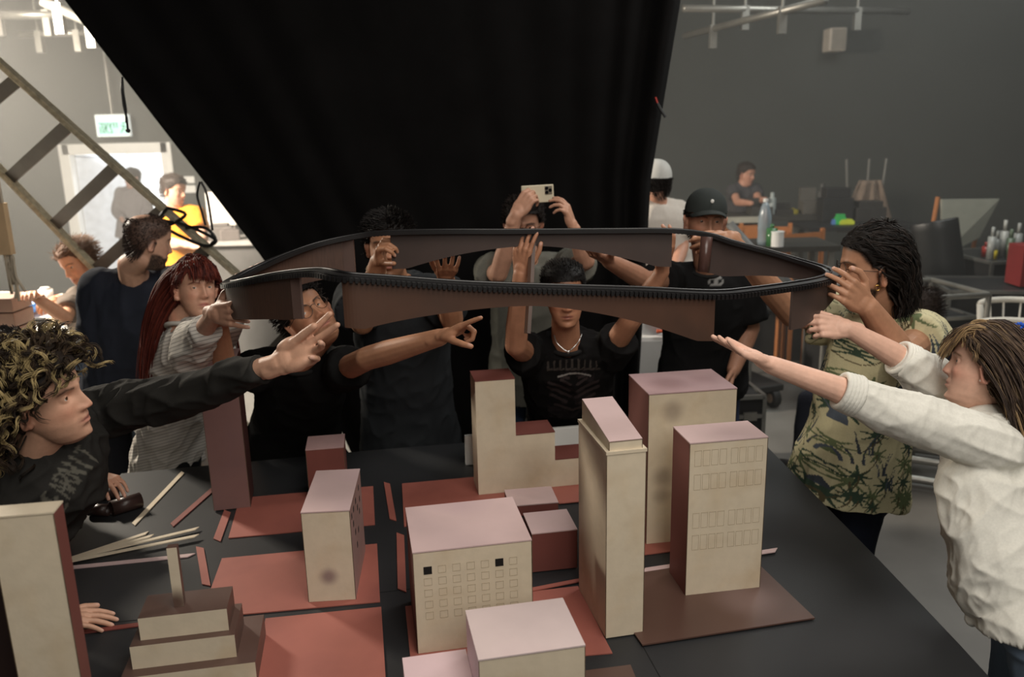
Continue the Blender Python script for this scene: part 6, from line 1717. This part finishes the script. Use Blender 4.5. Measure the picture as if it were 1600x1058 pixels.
desk_item(1262, .16, .16, .26, (92, 88, 82), 'mixer_box', 'taller grey-brown device at the right end of the far desk', 'device', 'slope')
desk_item(1282, .10, .10, .30, (70, 70, 68), 'glass_jar', 'dark bottle at the right end of the far desk', 'jar', 'cyl')
# second desk with screens
a = at(1345, 372, 8.2); dz = at(1345, 352, 8.2).z
d2 = empty('desk', (a.x, 8.4, 0), 0, 'black desk right of the equipment desk carrying cables and tapes', 'desk')
b = MB(); b.box(-.55, -.3, dz - .04, .55, .3, dz); b.build('desk_top', m_case, d2)
for sx in (-1, 1):
    for sy in (-1, 1): b = MB(); b.box(sx * .5 - .02, sy * .25 - .02, 0, sx * .5 + .02, sy * .25 + .02, dz - .041); b.build('leg', m_steel, d2)
for k, (px, w, d, h, col) in enumerate(((1308, .3, .2, .34, (36, 36, 37)), (1318, .10, .06, .10, (60, 180, 90)), (1327, .14, .1, .05, (196, 206, 60)), (1310, .06, .05, .05, (90, 130, 190)), (1360, .3, .2, .2, (52, 50, 48)))):
    q = at(px, 355, 8.2 + (.25 if k in (0, 4) else 0)); b = MB(); b.box(-w / 2, -d / 2, 0, w / 2, d / 2, h * .7); b.box(-w / 2 * .8, -d / 2 * .8, h * .7, w / 2 * .8, d / 2 * .8, h)
    o = b.build(['monitor_box', 'tape_pack', 'tape_pack', 'tape_pack', 'monitor_box'][k], mat('gear2_%d' % k, lin(*col), .5), loc=(q.x, q.y + .1, dz + .001), bevel=.004)
    tag(o, ['tall black box at the left of the black desk', 'green tape pack on the black desk', 'yellow-green tape pack on the black desk', 'blue tape pack on the black desk', 'low brown-black box at the right of the black desk'][k], 'equipment')
# spattered canvas-draped stand
q = at(1355, 330, 9.0)
cv = empty('canvas_stand', (q.x, 9.0, 0), 0, 'brownish draped canvas stand rising behind the black desk', 'stand')
g = []
for i in range(13):
    t = i / 12; z = at(1355, 282 + 80 * t, 9.0).z; hw_ = .10 + .20 * t; g.append([(hw_ * (2 * j / 10 - 1), .04 * sin(j * 1.7 + t), z) for j in range(11)])
b = MB(); b.sheet(g, .02); b.build('canvas', mat('dusty_canvas', lin(130, 112, 98), .9, var=.2), cv, smooth=True)
b = MB(); zt2 = at(1355, 282, 9.0).z
for x, dx in ((-.08, -.16), (0, .0), (.08, .1)): b.cyl((x, .05, 0), (x + dx, .05, zt2 + .22), .014, 8)
b.build('pole', m_steel, cv)
# wooden folding chairs
m_wood = mat('orange_wood', lin(176, 112, 66), .55, var=.15, stretch=(3, 3, 20))
def director_chair(px, py, Y, label, yaw=0):
    q = at(px, py, Y); zt = q.z; r = empty('wooden_chair', (q.x, Y, 0), radians(yaw), label, 'chair', 'orange wooden chairs in front of the desks')
    for sx in (-.2, .2):
        b = MB(); b.box(sx - .015, .14, 0, sx + .015, .17, zt); b.build('back_post', m_wood, r)
        b = MB(); b.box(sx - .015, -.2, 0, sx + .015, -.17, zt * .62); b.build('front_leg', m_wood, r)
        b = MB(); b.box(sx - .02, -.2, zt * .62, sx + .02, .17, zt * .62 + .025); b.build('armrest', m_wood, r)
    b = MB(); b.box(-.2, .145, zt - .16, .2, .16, zt - .03); b.build('backrest', m_wood, r)
    b = MB(); b.box(-.2, -.19, zt * .45, .2, .16, zt * .45 + .02); b.build('seat', m_case, r)
director_chair(1275, 362, 7.0, 'orange wooden folding chair in front of the far desk, right of the other', 20)
director_chair(1200, 352, 7.0, 'orange wooden folding chair behind the water bottle', -10)
director_chair(1175, 350, 7.4, 'orange wooden folding chair just right of the cap wearer', 5)
# front counter with bottles
Yf = 6.2; zf = at(1200, 385, Yf).z
fc = empty('side_table', (at(1215, 385, Yf).x, Yf + .2, 0), 0, 'dark side table with water bottle behind the right end of the loop', 'table')
b = MB(); b.box(-.45, -.25, zf - .04, .45, .25, zf); b.build('table_top', mat('dark_desk', lin(58, 56, 52), .5), fc)
for sx in (-1, 1):
    for sy in (-1, 1): b = MB(); b.box(sx * .4 - .02, sy * .2 - .02, 0, sx * .4 + .02, sy * .2 + .02, zf - .041); b.build('leg', m_steel, fc)
b = bowl(.05, .01); q = at(1193, 385, Yf + .1)
wb = empty('water_bottle', (q.x, Yf + .1, zf + .001), 0, 'clear plastic water bottle on the dark side table', 'bottle')
b = MB(); n = 20; prof = [(.045, 0), (.05, .03), (.046, .08), (.05, .12), (.048, .2), (.03, .27), (.016, .30)]; P_ = [(r_ * cos(2 * pi * k / n), r_ * sin(2 * pi * k / n), z * 1.05) for r_, z in prof for k in range(n)]
b.poly(P_, [(i * n + k, i * n + (k + 1) % n, (i + 1) * n + (k + 1) % n, (i + 1) * n + k) for i in range(len(prof) - 1) for k in range(n)] + [tuple(reversed(range(n))), tuple((len(prof) - 1) * n + k for k in range(n))])
b.build('bottle_body', mat('clear_plastic', lin(190, 205, 215), .15, trans=.6), wb, smooth=True)
b = MB(); b.cyl((0, 0, .316), (0, 0, .34), .019, 14); b.build('bottle_cap', m_white, wb)
q = at(1205, 385, Yf + .02); b = MB(); b.cyl((0, 0, 0), (0, 0, .13), .04, 16); b.cyl((0, 0, .13), (0, 0, .16), .015, 12); tag(b.build('glass_bottle', mat('green_glass', lin(60, 110, 66), .2), loc=(q.x, Yf + .02, zf + .001), smooth=True), 'small green bottle right of the water bottle', 'bottle')
q = at(1214, 385, Yf - .02); b = MB(); b.cyl((0, 0, 0), (0, 0, .10), .045, 18); b.cyl((0, 0, .10), (0, 0, .112), .047, 18); tag(b.build('paper_cup', m_white, loc=(q.x, Yf - .02, zf + .001)), 'white paper cup on the dark side table', 'cup')
# grey tube and strap leaning by the cap wearer
b = MB(); b.tube([at(1140, 350, 5.6), at(1180, 395, 5.5), at(1262, 470, 5.3), atz(1380, 640, .02)], .03, 10); tag(b.build('grey_pole', mat('grey_pole', lin(96, 98, 98), .5), smooth=True), 'grey pole slanting down behind the cap wearer\'s shoulder', 'pole')

# reflector board leaning in the corner
Yr = 7.6; P_ = [at(1472, 312, Yr), at(1562, 311, Yr), at(1530, 372, Yr + .1), at(1470, 402, Yr + .1)]
rb_ = empty('reflector_board', (P_[0].x + .3, Yr, 0), 0, 'large pale board propped up behind the black office chair', 'board')
mi = Matrix.Translation((-(P_[0].x + .3), -Yr, 0)); b = MB(mi); b.poly([tuple(p) for p in P_] + [tuple(p + Vector((0, .03, 0))) for p in P_], [(3, 2, 1, 0), (4, 5, 6, 7), (0, 1, 5, 4), (1, 2, 6, 5), (2, 3, 7, 6), (3, 0, 4, 7)])
b.build('panel', mat('pale_board', lin(170, 172, 160), .7, var=.08), rb_)
b = MB(mi); b.cyl(P_[0] + Vector((-.015, .05, .02)), (P_[0].x - .12, Yr + .05, 0), .02, 8); b.cyl(P_[2] + Vector((0, .06, 0)), (P_[2].x, Yr + .35, 0), .02, 8); b.build('prop', mat('orange_wood', lin(176, 112, 66), .55), rb_)
# office chair
oc = empty('office_chair', (at(1510, 400, 6.7).x, 6.7, 0), radians(-30), 'black padded office chair in front of the pale board', 'chair')
zb = at(1505, 345, 6.7).z
b = MB(Matrix.Rotation(radians(-12), 4, 'Y')); g = [[(-.17 + .34 * i / 8, .18 - .06 * cos(pi * (i / 8 - .5)), .66 + (zb - .66) * j / 8) for i in range(9)] for j in range(9)]; b.sheet(g, .06); b.build('backrest', mat('black_leather', lin(30, 31, 32), .35), oc, smooth=True, bevel=.01)
b = MB(); b.box(-.25, -.28, .46, .25, .2, .55); b.build('seat', mat('black_leather', lin(30, 31, 32), .35), oc, bevel=.03)
b = MB(); b.cyl((0, 0, .1), (0, 0, .46), .03, 12); b.build('column', m_black, oc)
for k in range(5): b = MB(); a_ = 2 * pi * k / 5; b.tube([(0, 0, .12), (.28 * cos(a_), .28 * sin(a_), .06)], .02, 8); b.ball((.28 * cos(a_), .28 * sin(a_), .03), .03, 6); b.build('base_arm', m_black, oc)
# bottles and tins on the far right case
for k, (px, h, col) in enumerate(((1548, .26, (150, 152, 148)), (1556, .22, (120, 122, 118)), (1566, .30, (170, 170, 164)), (1577, .24, (86, 100, 82)), (1588, .28, (150, 150, 146)), (1540, .12, (180, 60, 50)), (1552, .10, (196, 176, 50)))):
    q = at(px, 395, 6.85 + .06 * (k % 3)); b = MB(); b.cyl((0, 0, 0), (0, 0, h * .7), .032, 14); b.cyl((0, 0, h * .7), (0, 0, h), .014, 10)
    tag(b.build('spray_bottle', mat('bt_%d' % k, lin(*col), .35), loc=(q.x, q.y, .9505), smooth=True),
        ['grey bottle, leftmost of the tall ones on the far right case', 'dull grey bottle second from left on the far right case', 'pale tall bottle in the middle of the far right case', 'olive bottle on the far right case', 'light bottle at the right frame edge', 'short red bottle on the far right case', 'short yellow bottle on the far right case'][k], 'bottle', 'bottles on the far right case')
b = MB(); b.box(-.2, -.1, 0, .2, .1, .3); b.box(-.15, -.101, .05, .15, -.1, .2); o = b.build('red_crate', mat('red_crate', lin(130, 44, 44), .5), loc=(at(1595, 430, 5.9).x, 5.75, .876), bevel=.01); tag(o, 'dark red crate at the right frame edge', 'crate'); o.location = (3.95, 6.2, .8625)
# yellow tape on stand
b = MB(); b.tube(ring_pts((0, 0, 0), (.05, 0, 0), (0, 0, .05), 16), .018, 6, closed=True); b.cyl((0, .03, .1), (0, .03, -at(1466, 392, 7.4).z), .01, 6); o = b.build('tape_roll', mat('yellow_tape', lin(200, 186, 50), .5), loc=at(1466, 392, 7.4)); tag(o, 'yellow tape roll hanging at the lower left corner of the pale board', 'tape')

# ================================================================ haze drifting in the back of the hall
hz = MB(); hz.box(-6.95, 4.75, .02, 7.95, 10.45, 4.55)
hm = bpy.data.materials.new('stage_haze'); hm.use_nodes = True; nt = hm.node_tree; nt.nodes.remove(nt.nodes['Principled BSDF'])
vs = nt.nodes.new('ShaderNodeVolumeScatter'); vs.inputs['Density'].default_value = .030; vs.inputs['Anisotropy'].default_value = .25; vs.inputs['Color'].default_value = (.95, .95, .93, 1)
nt.links.new(vs.outputs[0], nt.nodes['Material Output'].inputs['Volume'])
o = hz.build('haze', hm); o['kind'] = 'stuff'; o['label'] = 'thin stage haze filling the back of the hall'
